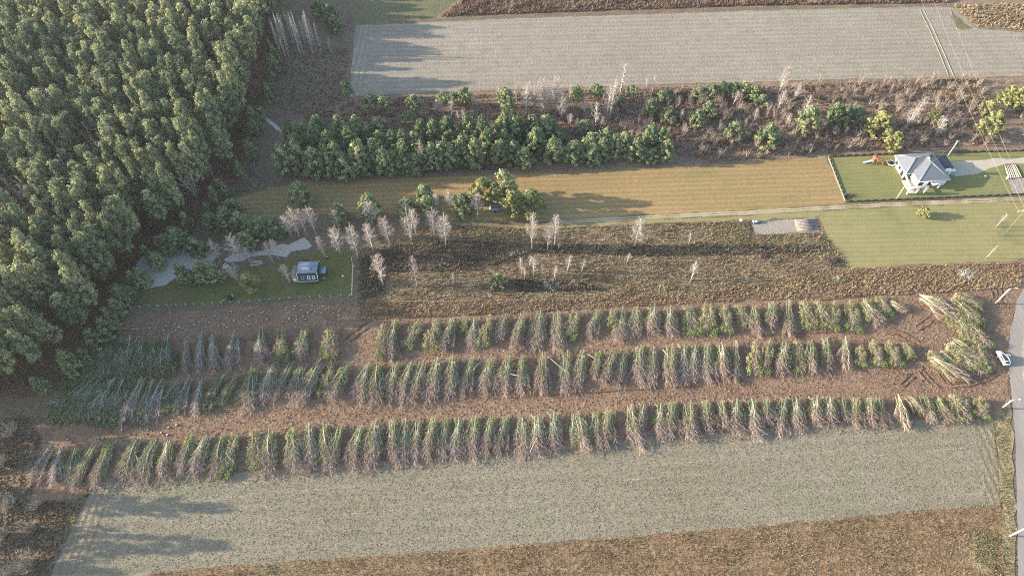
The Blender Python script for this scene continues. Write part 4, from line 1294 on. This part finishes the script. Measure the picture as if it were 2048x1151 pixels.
mb.box(((xW + W2) / 2, (yS + yM) / 2 + ov * .5, E / 2 - .082), (W2 - xW - 2 * ov, yM - yS - ov, E - .164))
wall = mb.build('wall', M['white'], house)
for y, h_ in ((yM * .25, 1.3), (yM * .5, 1.3), (yM * .75, 2.1)):
    mb = MB().box((ov - .02, y, 1.0 + h_ / 2 - (.8 if h_ > 2 else 0)), (.06, 1.3, h_))
    win = mb.build('window', M['glass'], house)
    m2 = MB()
    for s_ in (-1, 1): m2.box((ov - .06, y + s_ * .7, 1.0 + h_ / 2 - (.8 if h_ > 2 else 0)), (.1, .1, h_ + .1))
    m2.build('frame', M['white'], win)
for x in (xW + 1.6, xW + 4.6):
    win = MB().box((x, yS + ov - .03 + .0, 1.45), (1.5, .07, 1.6)).build('window', M['glass'], house)
    m2 = MB()
    for s_ in (-1, 1): m2.box((x + s_ * .8, yS + ov - .06, 1.45), (.1, .1, 1.7))
    m2.build('frame', M['white'], win)
win = MB().box((xW * .5 + .3, yM + ov - .03, 1.2), (2.2, .07, 2.2)).build('glass_door', M['glass'], house)
mb = MB().box((R2.x + .5, hy - 1.0, RZ + .15), (.85, .85, 1.3))
ch = mb.build('chimney', M['concrete'], roof)
MB().box((R2.x + .5, hy - 1.0, RZ + .86), (1.0, 1.0, .12)).build('chimney_cap', M['black'], roof)
# corner terrace: floor, beams, posts, table
tx0, ty0 = -.1, loc(1822, 376.5, 2.7).y
print('terrace', tx0, ty0, [tuple(round(c, 1) for c in loc(*q)) for q in ((1811, 349, 2.8), (1822, 376, 2.8), (1857, 372.5, 2.8), (1815, 383, 0), (1834, 383, 0))])
tA, tB, tC = loc(1811, 349, 2.75), loc(1822, 375.5, 2.75), loc(1857, 372.5, 2.75)
mb = MB().box((tA.x + (xW + 1.5 - tA.x) / 2, (yM + tB.y) / 2, .08), (xW + 1.5 - tA.x, yM - tB.y, .16))
mb.build('terrace_floor', M['paving'], house)
mb = MB().bar(tA, tB, .45); mb.build('beam', M['white'], house)
mb = MB().bar(tB + Vector((-.2, 0, .003)), tC + Vector((0, 0, .003)), .45); mb.build('beam', M['white'], house)
for q in (tB, tB.lerp(tC, .52), tC):
    MB().box((q.x, q.y, 1.27), (.42, .42, 2.52)).build('terrace_post', M['white'], house)
t0 = tB.lerp(tC, .25) + Vector((.3, 2.4, 0))
mb = MB().box((t0.x, t0.y, .9), (1.0, 2.0, .06)); tb = empty('garden_table', (0, 0, 0), 0, 'light wooden table on the corner terrace of the white house', 'table')
tb.matrix_world = Matrix.Translation((A0.x, A0.y, 0)) @ Matrix.Rotation(hx, 4, 'Z') @ Matrix.Translation((t0.x, t0.y, .16))
MB().box((0, 0, .72), (1.0, 2.0, .06)).build('table_top', M['wood'], tb)
for sx in (-1, 1):
    for sy in (-1, 1): MB().box((sx * .42, sy * .9, .345), (.08, .08, .69)).build('leg', M['wood'], tb)
# garage wing with a low dark roof on the right
gq = [loc(u, v, 2.7) for u, v in ((1872, 311), (1893, 311), (1904, 322), (1910, 338), (1885, 335))]
mb = MB()
n_ = len(gq)
top = [q + Vector((0, 0, .0)) for q in gq]
bot = [q - Vector((0, 0, .3)) for q in gq]
x0, x1 = W2 - .7, loc(1907, 334, 2.7).x
y1, y0 = loc(1890, 311, 2.7).y, loc(1908, 336, 2.7).y
mb.box(((x0 + x1) / 2, (y0 + y1) / 2, 2.62), (x1 - x0, y1 - y0, .25))
mb.build('garage_roof', M['dark_wood'], house)
MB().box(((x0 + x1) / 2 - .2, (y1 * .62 + y0 * .38), 1.24), (x1 - x0 - .8, (y1 - y0) * .66, 2.48)).build('garage_wall', M['white'], house)
MB().box(((x0 + x1) / 2 - .2, y1 * .29 + y0 * .71 - .04, 1.1), (2.6, .08, 2.2)).build('garage_door', M['metal'], house)
gB0, gB1 = loc(1885.5, 342, 2.6), loc(1911, 340.5, 2.6)
MB().bar(gB0, gB1, .42).build('porch_beam', M['white'], house)
q = gB0.lerp(gB1, .62)
MB().box((q.x, q.y, 1.2), (.42, .42, 2.38)).build('porch_post', M['white'], house)
MB().box(((x0 + x1) / 2 + .3, (gB0.y + y0) / 2, 2.66), (x1 - x0 - 2.6, .9, .2)).build('porch_skylight', M['white'], house)
for a, c in ((gB0, Vector((gB0.x, y0, 2.6))), (gB1 - Vector((.3, 0, 0)), Vector((gB1.x - .3, y0, 2.6)))):
    MB().bar(a, c, .2).build('rafter', M['white'], house)
q0, q1 = loc(1866, 369.5, 2.3), loc(1882, 366.5, 2.3)
MB().bar(q0, q1, .42).build('canopy_beam', M['white'], house)
MB().box((q1.x, q1.y, 1.1), (.35, .35, 2.2)).build('canopy_post', M['white'], house)
MB().bar(q0, q0 + Vector((0, 2.2, 0)), .3).build('canopy_beam', M['white'], house)

# the small cabin
c0 = g(592, 566)
cab = empty('cabin', (g(619, 566).x, c0.y, 0), R(2), 'small dark blue cabin with a pale metal roof on the shaded lawn', 'cabin')
cw = 5.3
mb = MB()
mb.box((0, 2.6, 1.25), (cw - .3, 5.0, 2.5)); mb.build('wall', M['dark_wood'], cab)
z1, z2 = 2.0, 4.0
mb = MB()
for a, c in (((-.15, z1), (.55, z2 - .3)),): pass
prof = [(-.25, 1.3), (.65, 3.7), (2.7, 4.35), (4.75, 3.7), (5.6, 1.4)]
names = [('front_slope', M['dark_wood']), ('roof', M['roof_blue']), ('rear_roof', M['roof_blue']), ('rear_slope', M['dark_wood'])]
for (a, c), (nm, m_) in zip(zip(prof, prof[1:]), names):
    mb = MB()
    V = [(-cw / 2, a[0], a[1]), (cw / 2, a[0], a[1]), (cw / 2, c[0], c[1]), (-cw / 2, c[0], c[1])]
    V2 = [(x, y, z - .1) for x, y, z in V]
    mb.add(V + V2, [[0, 1, 2, 3], [7, 6, 5, 4], [0, 4, 5, 1], [2, 6, 7, 3], [0, 3, 7, 4], [1, 5, 6, 2]])
    part = mb.build(nm, m_, cab)
    if nm == 'front_slope': fs = part
for s_ in (-1, 1):
    mb = MB()
    mb.poly([(s_ * (cw / 2 - .12), y, z - .06) for y, z in prof]); mb.build('gable', M['dark_wood'], cab)
    for k, (a, c) in enumerate(zip(prof, prof[1:])):
        MB().bar((s_ * (cw / 2 + .06), a[0], a[1] + .03), (s_ * (cw / 2 + .06), c[0], c[1] + .03), .13 if k == 0 else .07).build('bargeboard', M['white'] if k == 0 or (s_ > 0 and k == 3) else M['roof_blue'], cab)
MB().bar((-cw / 2, prof[0][0] - .08, prof[0][1] - .05), (cw / 2, prof[0][0] - .08, prof[0][1] - .05), .12).build('gutter', M['white'], cab)
sl_ = Vector((0, .9, 2.4)).normalized()
for x, fm in ((-1.35, M['roof_blue']), (.35, M['white']), (1.65, M['white'])):
    m_ = .45
    cx = Vector((x, prof[0][0] + .9 * m_, prof[0][1] + 2.4 * m_))
    nn = Vector((0, -2.4, .9)).normalized()
    mb = MB()
    hw, hh = .42, .5
    for k, (aw, ah, off, mt_) in enumerate(((hw, hh, .06, 0),)):
        pp = [cx + Vector((sx * aw, 0, 0)) + sl_ * sy * ah + nn * off for sx, sy in ((-1, -1), (1, -1), (1, 1), (-1, 1))]
        ins = [cx + Vector((sx * aw * .55, 0, 0)) + sl_ * sy * ah * .6 + nn * off for sx, sy in ((-1, -1), (1, -1), (1, 1), (-1, 1))]
        mb.add(pp + ins, [[0, 1, 5, 4], [1, 2, 6, 5], [2, 3, 7, 6], [3, 0, 4, 7]])
    wn = mb.build('window_frame', fm, cab)
    mb = MB()
    mb.poly([p_ - nn * .03 for p_ in ins])
    mb.build('pane', M['glass'], wn)
MB().tube([(1.2, 1.6, 3.9), (1.2, 1.6, 4.6)], [.12, .12], 8).build('flue', M['black'], cab)
mb = MB()
V = [(-cw / 2 - 1.9, .2, 2.2), (-cw / 2 - .12, .2, 2.45), (-cw / 2 - .12, 4.2, 2.75), (-cw / 2 - 1.9, 4.2, 2.5)]
mb.add(V + [(x, y, z - .12) for x, y, z in V], [[0, 1, 2, 3], [7, 6, 5, 4], [0, 4, 5, 1], [2, 6, 7, 3], [0, 3, 7, 4], [1, 5, 6, 2]])
mb.build('annex_roof', M['concrete'], cab)
MB().box((-cw / 2 - .95, 2.2, 1.02), (1.6, 3.4, 2.04)).build('annex_wall', M['wood'], cab)
MB().box((-cw / 2 - 1.0, .42, 1.0), (1.0, .1, 1.6)).build('annex_door', M['white'], cab)
mb = MB()
V = [(cw / 2 + .2, 1.7, 2.3), (cw / 2 + 1.9, 1.7, 2.15), (cw / 2 + 1.9, 4.0, 2.15), (cw / 2 + .2, 4.0, 2.3)]
mb.add(V + [(x, y, z - .12) for x, y, z in V], [[0, 1, 2, 3], [7, 6, 5, 4], [0, 4, 5, 1], [2, 6, 7, 3], [0, 3, 7, 4], [1, 5, 6, 2]])
mb.build('porch_roof', M['roof_blue'], cab)
for y in (1.8, 3.9): MB().box((cw / 2 + 1.8, y, 1.0), (.12, .12, 2.02)).build('porch_post', M['dark_wood'], cab)
MB().box((cw / 2 + 1.05, 1.2, .45), (1.6, .12, .9)).build('railing', M['wood'], cab)

# fences -------------------------------------------------------------------
def post_fence(name, line, sp, h, pm, wm, label, parts=('post', 'wire'), wires=(.5, 1.0), pr=.07, wr=.02):
    P = [g(u, v) for u, v in line]
    root = empty(name, P[0], 0, label, 'fence')
    o0 = P[0]
    mbp = MB(); mbp.tube([(0, 0, -.1), (0, 0, h)], [pr, pr], 5)
    pme = mbp.mesh(parts[0], pm)
    for a, c in zip(P, P[1:]):
        n = max(1, int((c - a).length / sp))
        for k in range(n + (1 if c is P[-1] else 0)): obj(parts[0], pme, root, a.lerp(c, k / n) - o0)
    for z in wires:
        mbw = MB()
        for a, c in zip(P, P[1:]): mbw.tube([a - o0 + Vector((0, 0, h * z - .03)), c - o0 + Vector((0, 0, h * z - .03))], [wr, wr], 3, False)
        mbw.build(parts[1], wm, root)
    return root


post_fence('post_fence', [(206, 622), (300, 615), (480, 606), (600, 597), (703, 593)], 2.35, 1.25, M['pole_white'], M['metal'],
           'low fence of pale posts along the front of the cabin plot', ('post', 'wire'))
f2 = post_fence('rail_fence', [(705, 592), (706, 560), (707, 535), (704, 520)], 2.2, 1.4, M['pole_white'], M['pole_white'], 'pale rail fence up the right side of the cabin plot',
                ('post', 'rail'), (.5, 1.0), .09, .06)
mbx = MB()
q = g(696, 594) - g(705, 592)
mbx.tube([(q.x, q.y, .1), (0, 0, 1.3)], [.07, .07], 4)
mbx.build('brace', M['pole_white'], f2)


def panel_fence(name, line, sp, h, m_, label, th=.1, ph=1.1):
    P = [g(u, v) for u, v in line]
    root = empty(name, P[0], 0, label, 'fence')
    o0 = P[0]
    for a, c in zip(P, P[1:]):
        n = max(1, round((c - a).length / sp))
        dv = (c - a) / n
        an = math.atan2(dv.y, dv.x)
        me = MB().box((0, 0, h / 2), (dv.length - .1, th * .5, h)).mesh('panel', m_)
        mp_ = MB().box((0, 0, ph / 2), (.09, .09, ph)).mesh('post', m_)
        for k in range(n):
            o = obj('panel', me, root, a + dv * (k + .5) - o0); o.rotation_euler.z = an
            o = obj('post', mp_, root, a + dv * k - o0); o.rotation_euler.z = an
    return root


panel_fence('panel_fence', [(1656, 315), (1672, 357), (1690, 403)], 2.0, .45, M['concrete'], 'grey low-walled fence along the left side of the white house garden', .5, 1.2)
panel_fence('garden_fence', [(1690, 404), (1850, 397.5), (2048, 389), (2200, 383)], 2.5, .65, M['fence_dark'], 'long dark fence between the house garden and the dirt track')
panel_fence('garden_fence', [(1658, 314), (1790, 308.5)], 2.5, .75, M['fence_dark'], 'dark fence behind the play tower at the back of the garden')
panel_fence('garden_fence', [(1905, 305.5), (2048, 302.5), (2200, 299)], 2.5, .75, M['fence_dark'], 'dark fence behind the white house driveway')


# poles and wires -----------------------------------------------------------
def pole(u, v, ut, vt, r0, label, name='utility_pole', cat='utility pole', arm=None, group=None):
    p = g(u, v)
    h = height_at(v, vt)
    root = empty(name, p, 0, label, cat, group)
    MB().tube([(0, 0, -.2), (0, 0, h)], [r0, r0 * .7], 8).build('shaft', M['pole_white'], root)
    if arm:
        MB().tube([(0, 0, h - .05), (arm * .6, 0, h + .25), (arm, 0, h + .3)], [.06, .05, .05], 5).build('arm', M['metal'], root)
        MB().box((arm + .3, 0, h + .28), (.7, .25, .12)).build('lamp_head', M['white'], root)
    else:
        MB().box((0, 0, h - .35), (1.3, .1, .1)).build('crossarm', M['metal'], root)
        for s_ in (-.55, 0, .55): MB().tube([(s_, 0, h - .3), (s_, 0, h - .08)], [.06, .04], 6).build('insulator', M['white'], root)
    return p, h


pole(1990, 607, 2018, 577, .2, 'pale street lamp at the bend beside the heap of felled trees', 'street_lamp', 'street lamp', 1.4, 'street lamps along the road')
pole(2003, 816, 2022, 799, .2, 'pale street lamp at the right end of the front felled row', 'street_lamp', 'street lamp', 1.4, 'street lamps along the road')
pole(2020, 1071, 2048, 1054, .2, 'pale street lamp by the road near the bottom right corner', 'street_lamp', 'street lamp', 1.4, 'street lamps along the road')
p1, h1 = pole(1793, 397.5, 1815, 361, .16, 'pale utility pole at the garden fence in front of the white house')
p2, h2 = pole(1896, 311, 1918, 281, .17, 'pale utility pole behind the garage of the white house')
PZ = 10.5
T = g(2050, 421, PZ)
root = empty('power_pole', (T.x, T.y, 0), R(12), 'power line pole with a long crossarm of insulators at the right edge', 'power pole')
MB().tube([(0, 0, -.2), (0, 0, PZ - .1)], [.12, .08], 8).build('shaft', M['old_pole'], root)
MB().box((0, 0, PZ), (4.6, .12, .12)).build('crossarm', M['metal'], root)
mi = MB().tube([(0, 0, -.08), (0, 0, .12)], [.13, .1], 6).mesh('insulator', M['white'])
for k in range(9):
    obj('insulator', mi, root, (-2.2 + k * .55, .12 if k % 2 else -.12, PZ + .14))


def wire_line(name, runs, label, rad=.022):
    root = empty(name, runs[0][0], 0, label, 'power line')
    for a, c, sag in runs:
        mbw = MB()
        pts_ = []
        for k in range(17):
            t = k / 16
            q = a.lerp(c, t)
            q.z -= sag * 4 * t * (1 - t)
            pts_.append(q - runs[0][0])
        mbw.tube(pts_, [rad] * 17, 3, False)
        mbw.build('wire', M['wire'], root)


ends = [T + Vector((-2.1, 0, .2)), T + Vector((0, .0, .3)), T + Vector((2.1, 0, .2))]
wire_line('power_line', [(g(1838, -12, PZ), ends[0], 1.0), (g(1862, -12, PZ), ends[1], 1.0), (g(1888, -12, PZ), ends[2], 1.0)],
          'three power line wires crossing the ploughed field to the pole at the right edge')
wire_line('service_line', [(p1 + Vector((0, 0, h1)), p2 + Vector((0, 0, h2)), .4)], 'thin service wire between the two poles by the white house', .015)

# play tower ---------------------------------------------------------------
q = g(1746, 327)
pt = empty('play_tower', q, R(-3), 'red roofed wooden play tower with a light blue slide', 'play tower')
for sx in (-1, 1):
    for sy in (-1, 1): MB().box((sx * .6, sy * .6, 1.2), (.12, .12, 2.4)).build('post', M['orange_wood'], pt)
MB().box((0, 0, 1.2), (1.25, 1.25, .1)).build('platform', M['orange_wood'], pt)
for s_, ax in ((-1, 'x'), (1, 'x'), (1, 'y')):
    MB().box((s_ * .66 if ax == 'x' else 0, s_ * .66 if ax == 'y' else 0, 1.75 if ax == 'y' else 1.6), (.05, 1.2, .5) if ax == 'x' else (1.2, .05, .5)).build('side_board', M['red'], pt)
for s_ in (-1, 1):
    mb = MB()
    V = [(s_ * .85, -.9, 2.35), (s_ * .85, .9, 2.35), (0, .9, 3.2), (0, -.9, 3.2)]
    mb.add(V + [(x, y, z - .06) for x, y, z in V], [[0, 1, 2, 3], [7, 6, 5, 4], [0, 4, 5, 1], [2, 6, 7, 3], [0, 3, 7, 4], [1, 5, 6, 2]])
    mb.build('roof_side', M['red'], pt)
mb = MB()
sp = [(-.7, 1.25), (-1.6, .8), (-2.6, .3), (-3.2, .2)]
for (xa, za), (xb, zb) in zip(sp, sp[1:]):
    mb.add([(xa, -.3, za), (xb, -.3, zb), (xb, .3, zb), (xa, .3, za)], [[0, 1, 2, 3]])
    for s_ in (-1, 1): mb.add([(xa, s_ * .3, za), (xb, s_ * .3, zb), (xb, s_ * .33, zb + .22), (xa, s_ * .33, za + .22)], [[0, 1, 2, 3]])
mb.build('slide', M['slide_blue'], pt)
MB().bar((.6, 0, 2.3), (4.4, 0, 2.3), .14).build('swing_beam', M['orange_wood'], pt)
for x in (2.4, 4.4):
    for s_ in (-1, 1): MB().bar((x, 0, 2.3), (x, s_ * 1.3, 0), .14).build('swing_leg', M['orange_wood'], pt)
for x in (1.5, 3.4):
    m_ = MB().box((x, 0, .5), (.5, .25, .05))
    for s_ in (-1, 1): m_.tube([(x + s_ * .22, 0, .5), (x + s_ * .22, 0, 2.25)], [.012, .012], 3, False)
    m_.build('swing_seat', M['red'], pt)
q = g(1780, 329)
tr_ = empty('trampoline', q, 0, 'round trampoline with a pale green rim beside the white house', 'trampoline')
mb = MB()
N_ = 24
V = [(math.cos(6.2832 * k / N_) * r_, math.sin(6.2832 * k / N_) * r_, z) for r_, z in ((1.35, .7), (.95, .72)) for k in range(N_)]
mb.add(V, [[k, (k + 1) % N_, N_ + (k + 1) % N_, N_ + k] for k in range(N_)])
mb.build('rim_pad', plain('mint_padding', (.62, .76, .68), .6, .3), tr_)
MB().poly([(math.cos(6.2832 * k / N_) * .96, math.sin(6.2832 * k / N_) * .96, .7) for k in range(N_)]).build('jumping_mat', M['black'], tr_)
for k in range(4):
    a = k * 1.571 + .4
    MB().bar((math.cos(a) * 1.3, math.sin(a) * 1.3, 0), (math.cos(a) * 1.3, math.sin(a) * 1.3, .68), .06).build('leg', M['metal'], tr_)

# garden beds -----------------------------------------------------------------
def ridges(name, pa, pb, pc, pd, n, m_, label, rad=.2):
    """ridges of earth between edge pa-pb and edge pd-pc"""
    o0 = g(*pa)
    root = tag(empty(name, (o0.x, o0.y, .1)), label, "garden bed")
    for k in range(n):
        t = (k + .5) / n
        a = g(*pa).lerp(g(*pb), t) - o0
        c = g(*pd).lerp(g(*pc), t) - o0
        MB().tube([a + Vector((0, 0, .03)), a.lerp(c, .5) + Vector((random.uniform(-.05, .05), 0, .06)), c + Vector((0, 0, .03))], [rad, rad * 1.2, rad], 5).build('ridge', m_, root)


ridges('planted_bed', (1588, 440), (1594, 463), (1636, 461), (1630, 438), 8, M['bed'], 'planted bed of pale ridges at the right end of the tilled plot', .24)
ridges('ridged_bed', (2008, 332), (2031, 330), (2044, 355), (2016, 358), 7, M['drive'], 'bed of pale ridges in dark soil at the right of the garden', .22)
sheet('dug_bed', [(2006, 330), (2033, 328), (2047, 356), (2014, 359)], M['bed_dark'], .1)
mb = MB().tube([(0, 0, 0), (0, 0, 1.3)], [.06, .06], 5)
q = g(1480, 446)
o = empty('bucket_post', q, 0, 'white bucket upside down on a post at the corner of the weedy field', 'bucket post')
mb.build('post', M['dark_wood'], o)
MB().tube([(0, 0, 1.0), (0, 0, 1.6)], [.42, .36], 10).build('bucket', M['white'], o)
q = g(1514, 445)
o = empty('cold_frame', q, R(3), 'low dark cold frame on the tilled plot', 'cold frame')
MB().box((0, 0, .3), (2.0, .9, .6)).build('frame', M['dark_wood'], o)
MB().box((-1.15, 0, .35), (.25, .9, .7)).build('end_board', M['white'], o)
MB().box((0, 0, .62), (1.9, .8, .03)).build('lid', M['roof_blue'], o)


def heap(name, u, v, rad, h, m_, label, cat, seed):
    r = np.random.default_rng(seed)
    p = g(u, v)
    mb = MB()
    n = 220
    an, rr = r.random(n) * 6.28, rad * np.sqrt(r.random(n))
    P = np.stack([np.cos(an) * rr, np.sin(an) * rr * .7, h * (1 - rr / rad) * r.random(n)], 1)
    D = r.normal(size=(n, 3)) * np.array([1, 1, .5])
    ribbons(mb, P, D, .8 + .8 * r.random(n), .16, r)
    return tag(mb.build(name, m_, None, p), label, cat)


M['charred'] = tone_mat('dark_branches', [(0, (.05, .045, .05)), (1, (.14, .11, .11))])
heap('branch_heap', 1668, 524, 2.2, 1.6, M['charred'], 'dark heap of old branches at the corner of the striped lawn', 'branch heap', 1)
heap('branch_heap', 1530, 512, 1.0, 1.0, M['charred'], 'small dark branch heap at the foot of the weedy ditch', 'branch heap', 2)
heap('branch_heap', 1930, 548, 2.4, .9, M['grey_stem'], 'grey heap of twigs below the striped lawn', 'branch heap', 3)
heap('branch_heap', 1100, 572, 2.6, .9, M['grey_stem'], 'grey twiggy heap in the middle of the weedy field', 'branch heap', 4)
heap('branch_heap', 1676, 559, 1.8, .9, M['olive_twig'], 'olive heap of cut branches left of the striped lawn corner', 'branch heap', 5)
heap('branch_heap', 1330, 578, 1.8, .8, M['olive_twig'], 'olive heap of cut branches behind the rear felled row', 'branch heap', 6)
heap('branch_heap', 1696, 392, 1.2, .5, M['charred'], 'small heap of prunings in the corner of the house garden', 'branch heap', 7)

# the white car with its doors open, seen from behind and above
q = g(2003, 718)
car = empty('white_car', q, R(5), 'white hatchback with dark glass roof and open doors parked beside the road', 'car')


def loft(secs, m_, name, parent):
    """body from cross-sections along y: (y, half width, z bottom, z top)"""
    mb = MB()
    V = []
    for y, hw, zb, zt in secs: V += [(-hw, y, zb), (hw, y, zb), (hw, y, zb + (zt - zb) * .7), (hw * .88, y, zt), (-hw * .88, y, zt), (-hw, y, zb + (zt - zb) * .7)]
    F = []
    for i in range(len(secs) - 1):
        for k in range(6): F.append([i * 6 + k, i * 6 + (k + 1) % 6, (i + 1) * 6 + (k + 1) % 6, (i + 1) * 6 + k])
    mb.add(V, F)
    e = (len(secs) - 1) * 6
    mb.poly([V[k] for k in range(6)]); mb.poly([V[e + k] for k in range(6)])
    return mb.build(name, m_, parent)


body = loft([(-2.05, .78, .35, .85), (-1.95, .86, .28, 1.0), (-1.0, .9, .25, .98), (.6, .9, .25, .96), (1.3, .88, .27, .9), (1.95, .8, .3, .75), (2.1, .7, .38, .65)],
            M['car_white'], 'body', car)
cabn = loft([(-1.9, .7, .95, 1.0), (-1.45, .72, .93, 1.42), (-.3, .72, .93, 1.5), (.3, .7, .93, 1.46), (1.0, .66, .9, .95)], M['glass'], 'cabin_glass', car)
mb = MB()
for s_ in (-1, 1): mb.tube([(s_ * .66, -1.85, 1.05), (s_ * .66, -1.4, 1.43), (s_ * .66, -.3, 1.5), (s_ * .65, .3, 1.47), (s_ * .64, 1.0, .98)], [.07] * 5, 4)
mb.tube([(-.62, -1.42, 1.45), (.62, -1.42, 1.45)], [.09, .09], 4)
mb.build('roof_frame', M['car_white'], car)
for s_ in (-1, 1):
    mb = MB()
    a = Vector((s_ * .9, .75, .62))
    c = a + Vector((s_ * .72, -.62, 0))
    mb.add([a + Vector((0, 0, -.3)), c + Vector((0, 0, -.3)), c + Vector((0, 0, .32)), a + Vector((0, 0, .36))], [[0, 1, 2, 3]])
    mb.tube([a + Vector((0, 0, .36)), a.lerp(c, .5) + Vector((0, 0, .85)), c + Vector((0, 0, .8)), c + Vector((0, 0, .32))], [.05] * 4, 4)
    mb.bar(a + Vector((0, 0, .0)), c, .12)
    mb.build('door', M['car_white'], car)
for sx in (-1, 1):
    for y in (-1.25, 1.25):
        wh = MB().tube([(sx * .72, y, .32), (sx * .92, y, .32)], [.32, .32], 12).build('wheel', M['tyre'], car)
        MB().tube([(sx * .92, y, .32), (sx * .935, y, .32)], [.2, .2], 10).build('rim', M['metal'], wh)
    MB().box((sx * .68, -2.03, .78), (.22, .1, .16)).build('tail_light', M['tail'], car)
MB().box((0, -2.09, .5), (.5, .03, .12)).build('number_plate', M['white'], car)

# bits in the cabin plot
def trailer(u, v, rz, label):
    o = empty('flat_trailer', g(u, v), rz, label, 'trailer')
    MB().box((0, 0, .65), (3.4, 1.7, .12)).build('bed', M['metal'], o)
    for s_ in (-1, 1): MB().box((0, s_ * .85, .85), (3.4, .06, .4)).build('side', M['roof_blue'], o)
    MB().box((-1.2, .3, 1.3), (.06, 1.0, 1.2)).build('headboard', M['white'], o)
    MB().bar((1.7, 0, .6), (3.0, 0, .5), .1).build('drawbar', M['metal'], o)
    for s_ in (-1, 1): MB().tube([(0, s_ * .9, .35), (0, s_ * 1.05, .35)], [.35, .35], 10).build('wheel', M['tyre'], o)


trailer(990, 420, R(-4), 'grey flat trailer parked under the big clump on the meadow')
o = empty('garden_cart', g(462, 597), R(15), 'dark green cart with a long pale drawbar on the cabin lawn', 'cart')
MB().box((0, 0, .6), (1.6, .9, .1)).build('bed', M['green_paint'], o)
for s_ in (-1, 1): MB().box((0, s_ * .5, .85), (1.7, .06, .45)).build('side', M['green_paint'], o)
MB().box((.75, 0, 1.1), (.07, .5, 1.0)).build('end_board', M['white'], o)
MB().bar((-.8, 0, .55), (-2.6, -.3, .3), .08).build('drawbar', M['pole_white'], o)
for s_ in (-1, 1): MB().tube([(0, s_ * .55, .3), (0, s_ * .7, .3)], [.3, .3], 10).build('wheel', M['tyre'], o)


def planks(u, v, rz, n, L, label, m_='grey_stem', seed=1):
    o = empty('plank_pile', g(u, v), rz, label, 'plank pile')
    r = random.Random(seed)
    for k in range(n):
        MB().box((r.uniform(-.5, .5), r.uniform(-.7, .7), .08 + .07 * k), (L * r.uniform(.6, 1), .22, .06), r.uniform(-.5, .5)).build('plank', M[m_], o)


planks(514, 528, R(10), 9, 3.6, 'pile of pale boards under the leaning birch behind the cabin', seed=2)
planks(450, 533, R(40), 6, 1.7, 'small stack of whitish boards left of the spreading pink tree', 'white', 3)
planks(610, 523, R(20), 5, 2.0, 'dark green boards lying behind the cabin roof', 'green_paint', 4)
MB_ = MB().tube([(0, 0, 0), (0, 0, .9)], [.3, .3], 10)
o = empty('barrel', g(655, 517), 0, 'dark barrel at the foot of a birch behind the cabin', 'barrel')
MB_.build('drum', M['black'], o)
MB().tube([(0, 0, .9), (0, 0, .93)], [.31, .31], 10).build('lid', M['metal'], o)


def ball(u, v, r_, label, m_='white'):
    mb = MB()
    mb.tube([(0, 0, .0), (0, 0, r_ * .3), (0, 0, r_), (0, 0, r_ * 1.7), (0, 0, r_ * 2)], [r_ * .35, r_ * .8, r_, r_ * .7, r_ * .1], 9)
    o = mb.build('garden_ball', M[m_], None, g(u, v), True)
    tag(o, label, 'ball')


ball(686, 553, .3, 'small white ball on the lawn right of the cabin')
ball(1970, 353.5, .28, 'small white ball in the house shadow on the garden lawn')
ball(2013.5, 357.5, .4, 'white boulder at the corner of the ridged garden bed')

# ------------------------------------------------------------------ thin winter haze over the whole place
hm = bpy.data.materials.new('haze')
hm.use_nodes = True
ht = hm.node_tree
ht.nodes.remove(ht.nodes['Principled BSDF'])
pv = ht.nodes.new('ShaderNodeVolumePrincipled')
pv.inputs['Color'].default_value = (.86, .92, 1.0, 1)
pv.inputs['Density'].default_value = HAZE
pv.inputs['Anisotropy'].default_value = 0.2
ht.links.new(pv.outputs[0], ht.nodes['Material Output'].inputs['Volume'])
mb = MB()
mb.box((0, 0, 79.5), (1860, 1860, 161))
tag(mb.build('haze', hm), 'thin bluish haze hanging over the fields and forest', 'haze', kind='stuff')
